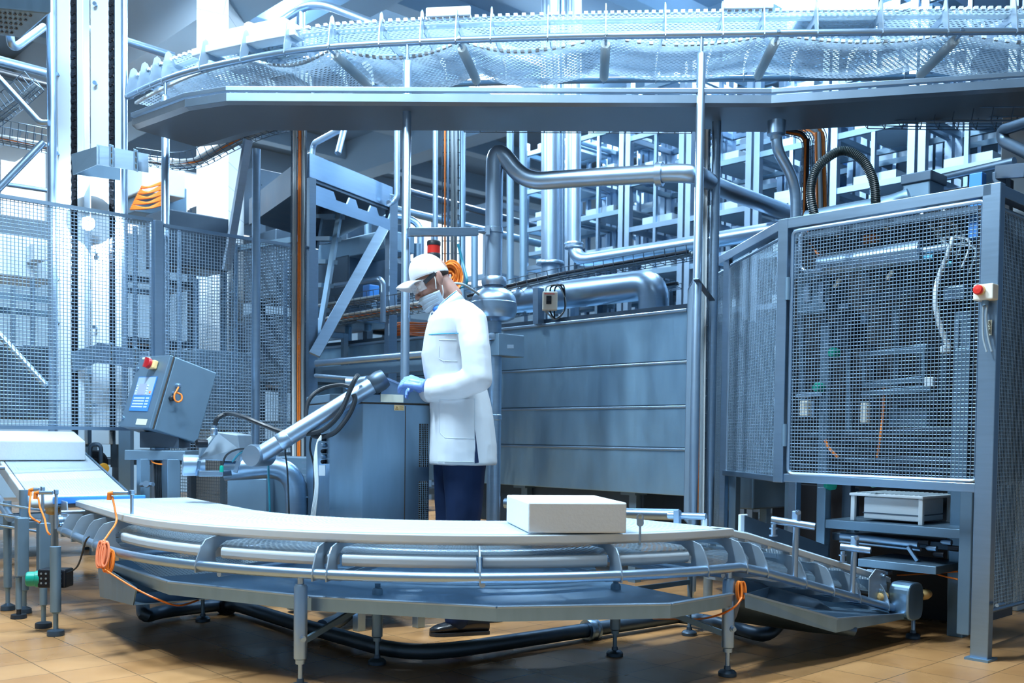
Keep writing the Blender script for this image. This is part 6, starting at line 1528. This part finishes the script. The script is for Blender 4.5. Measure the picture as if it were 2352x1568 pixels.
# ---- trousers and shoes
m = MB()
chain(m, [(B(1060, 1010, -.01), .135), (B(1066, 1050, -.07), .108), (B(1062, 1235, -.085), .076), (B(1050, 1420, -.085), .062)])
chain(m, [(B(1050, 1010, .01), .13), (B(1042, 1050, .08), .100), (B(1034, 1235, .10), .074), (B(1076, 1415, .11), .062)])
tr = part('trousers', m, TROU, per); remesh(tr, .010, 4, .5); dm = tr.modifiers.new('folds', 'DISPLACE'); dm.texture = tx; dm.strength = .014
def shoe(heel, toe):
    m = MB(); d = (toe-heel); L = d.length; d.normalize(); s_ = d.cross(Z); g = []
    sec = [(0, .030, .06), (.06, .036, .085), (.25, .037, .09), (.42, .036, .075), (.62, .044, .058), (.80, .046, .046), (.93, .036, .036), (1.0, .012, .022)]
    n = 14
    for t, w, h in sec:
        for j in range(n):
            a = 2*math.pi*j/n; z = .012+h*(.5+.5*math.sin(a)) if math.sin(a) > 0 else .012+h*.5*(1+math.sin(a)*1.0)
            g.append(heel+d*(L*t)+s_*(w*math.cos(a))+Z*(z))
    m.add(g, [(i*n+j, i*n+(j+1) % n, (i+1)*n+(j+1) % n, (i+1)*n+j) for i in range(len(sec)-1) for j in range(n)], True)
    m.add(g[:n], [tuple(range(n))[::-1]]); m.add(g[-n:], [tuple(range(n))])
    o = part('shoe', m, SHOE, per); ss = o.modifiers.new('sub', 'SUBSURF'); ss.levels = ss.render_levels = 1
    m = MB(); ol = [heel+d*(L*t)+s_*(w*1.06) for t, w, h in sec]+[heel+d*(L*t)-s_*(w*1.06) for t, w, h in sec][::-1]
    m.prism([V((p.x, p.y, .001)) for p in ol], Z*.016); part('sole', m, RUBBER, o); return o
tn = PZ(986, 1462, 0.0); shoe(V((tn.x+.27, tn.y+.10, 0)), V((tn.x, tn.y+.02, 0)))
tf = PZ(1046, 1438, 0.0); shoe(V((tf.x+.22, tf.y+.16, 0)), V((tf.x-.03, tf.y+.08, 0)))
# ---- gloved hands: palm, four bent fingers and a thumb, closed into one skin each
def hand(wr, kn_, fd, th, par=per):
    """wr wrist, kn_ knuckle centre, fd finger direction, th thumb side direction"""
    m = MB(); d = (kn_-wr).normalized(); s_ = th-d*th.dot(d); s_.normalize(); up = s_.cross(d); up = up if up.z > 0 else -up
    chain(m, [(wr-d*.045, .029), (wr, .027)])
    for k in range(4): caps(m, wr+s_*(.012-.008*k), kn_+s_*(.030-.020*k), .017, .0135)
    caps(m, wr.lerp(kn_, .3), wr.lerp(kn_, .8), .024, .022)
    LN = [.070, .078, .073, .058]
    for k in range(4):
        b = kn_+s_*(.030-.020*k); l = LN[k]; f1 = (d*.80+fd*.5-up*(.12+.06*k)).normalized(); f2 = (d*.45+fd*.5-up*(.75+.05*k)).normalized(); f3 = (d*.1+fd*.2-up*1.0).normalized()
        p1 = b+f1*l*.48; p2 = p1+f2*l*.32; p3 = p2+f3*l*.26; chain(m, [(b, .0115), (p1, .0098), (p2, .0090), (p3, .0080)])
    t0 = wr+d*.022+s_*.026-up*.006; t1 = t0+(d*.65+s_*.6-up*.35).normalized()*.040; t2 = t1+(d*.85+s_*.15-up*.35).normalized()*.032
    chain(m, [(t0-d*.01, .016), (t1, .0125), (t2, .0095)])
    o = part('glove', m, GLOVE, par); remesh(o, .0032, 3, .5); return o
gn = hand(B(976, 885, -.125), B(938, 875, -.10), V((-.2, .1, -.5)), V((.1, .6, .5)))
hand(B(985, 896, .12), B(955, 890, .10), V((-.1, -.1, -.5)), V((.1, -.6, .5)))
m = MB(); w0 = B(980, 886, -.127); w1 = B(975, 885, -.125); m.lathe(w1, (w0-w1), [(.029, -.004), (.031, 0), (.029, .004)], 16); part('glove_cuff', m, GLOVE, gn)
LAMPS = [(-1.9, 3.6, 4.9, 300, 'hall lamp over the left end of the curved conveyor'), (.9, 4.0, 4.9, 150, 'hall lamp over the right end of the curved conveyor'), (-.5, 1.2, 5.0, 22, 'hall lamp over the front floor'),
         (-3.2, 6.8, 4.9, 230, 'hall lamp above the left fence'), (1.2, 7.0, 4.9, 130, 'hall lamp above the tank'),
         (-2.5, 10.5, 5.0, 220, 'hall lamp over the rear left'), (3.0, 9.8, 5.0, 200, 'hall lamp over the racks'), (0, 12, 4.98, 260, 'hall lamp farthest back')]
WORLD = .28
EXPO = 0.40
# ================================================================ light
HOUS = mat('lamp housing', (.6, .7, .8), .4, .3)
TUBEE = emit('fluorescent diffuser', (.88, .96, 1.0), 9.0)
def hall_lamp(x, y, z, e, sx=1.4, sy=.35, rot=0, label=''):
    t = thing('ceiling_lamp', label, 'lamp', (x, y, z), 'hall lamps under the ceiling')
    X = V((math.cos(rot), math.sin(rot), 0)); Y = V((-math.sin(rot), math.cos(rot), 0))
    m = MB(); m.box((x, y, z+.05), (sx+.06, sy+.06, .08), X, Y); part('housing', m, HOUS, t, .01)
    m = MB(); m.box((x, y, z), (sx, sy, .02), X, Y); part('diffuser', m, TUBEE, t)
    m = MB()
    for s in (-.4, .4): m.cyl((x+X.x*s*sx, y+X.y*s*sx, z+.09), (x+X.x*s*sx, y+X.y*s*sx, CEIL), .008, 6)
    part('hanger', m, STEEL, t)
    d = bpy.data.lights.new('lamp_light', 'AREA'); d.shape = 'RECTANGLE'; d.size = sx; d.size_y = sy; d.energy = e; d.color = (.71, .88, 1)
    l = bpy.data.objects.new('lamp_light', d); C.objects.link(l); l.parent = t; l.location = (0, 0, -.02); l.rotation_euler.z = rot; add_uplight(t, sx, sy, rot, e*.22)
def add_uplight(t, sx, sy, rot, e):  # added upward light, brightens the ceiling and the white girder
    d = bpy.data.lights.new('added_uplight', 'AREA'); d.shape = 'RECTANGLE'; d.size = sx; d.size_y = sy; d.energy = e; d.color = (.71, .88, 1)
    l = bpy.data.objects.new('added_uplight', d); C.objects.link(l); l.parent = t; l.location = (0, 0, .11); l.rotation_euler = (math.pi, 0, rot)
for (x, y, z, e, lb) in LAMPS: hall_lamp(x, y, z, e, rot=BA, label=lb)
w = bpy.data.worlds.new('hall daylight'); bpy.context.scene.world = w; w.use_nodes = True
bg = w.node_tree.nodes['Background']; bg.inputs[0].default_value = (.46, .72, 1.0, 1); bg.inputs[1].default_value = WORLD
cd = bpy.data.cameras.new('camera'); co = bpy.data.objects.new('camera', cd); C.objects.link(co)
cd.sensor_width = 36; cd.lens = 36*FPX/2352; cd.shift_y = SHIFT; cd.clip_end = 80; cd.clip_start = .05; cd.dof.use_dof = True; cd.dof.focus_distance = 4.6; cd.dof.aperture_fstop = 4.0
M = Matrix((_r, _u, -_f)).transposed().to_4x4(); M.translation = CAM; co.matrix_world = M
sc = bpy.context.scene; sc.camera = co
sc.view_settings.view_transform = 'Standard'; sc.view_settings.look = 'None'; sc.view_settings.gamma = 1
sc.view_settings.use_curve_mapping = False; sc.view_settings.exposure = EXPO
sc.cycles.max_bounces = 5; sc.cycles.diffuse_bounces = 2; sc.cycles.glossy_bounces = 2; sc.cycles.transmission_bounces = 3; sc.cycles.transparent_max_bounces = 8
sc.cycles.use_adaptive_sampling = True; sc.cycles.adaptive_threshold = .1
sc.cycles.caustics_reflective = False; sc.cycles.caustics_refractive = False
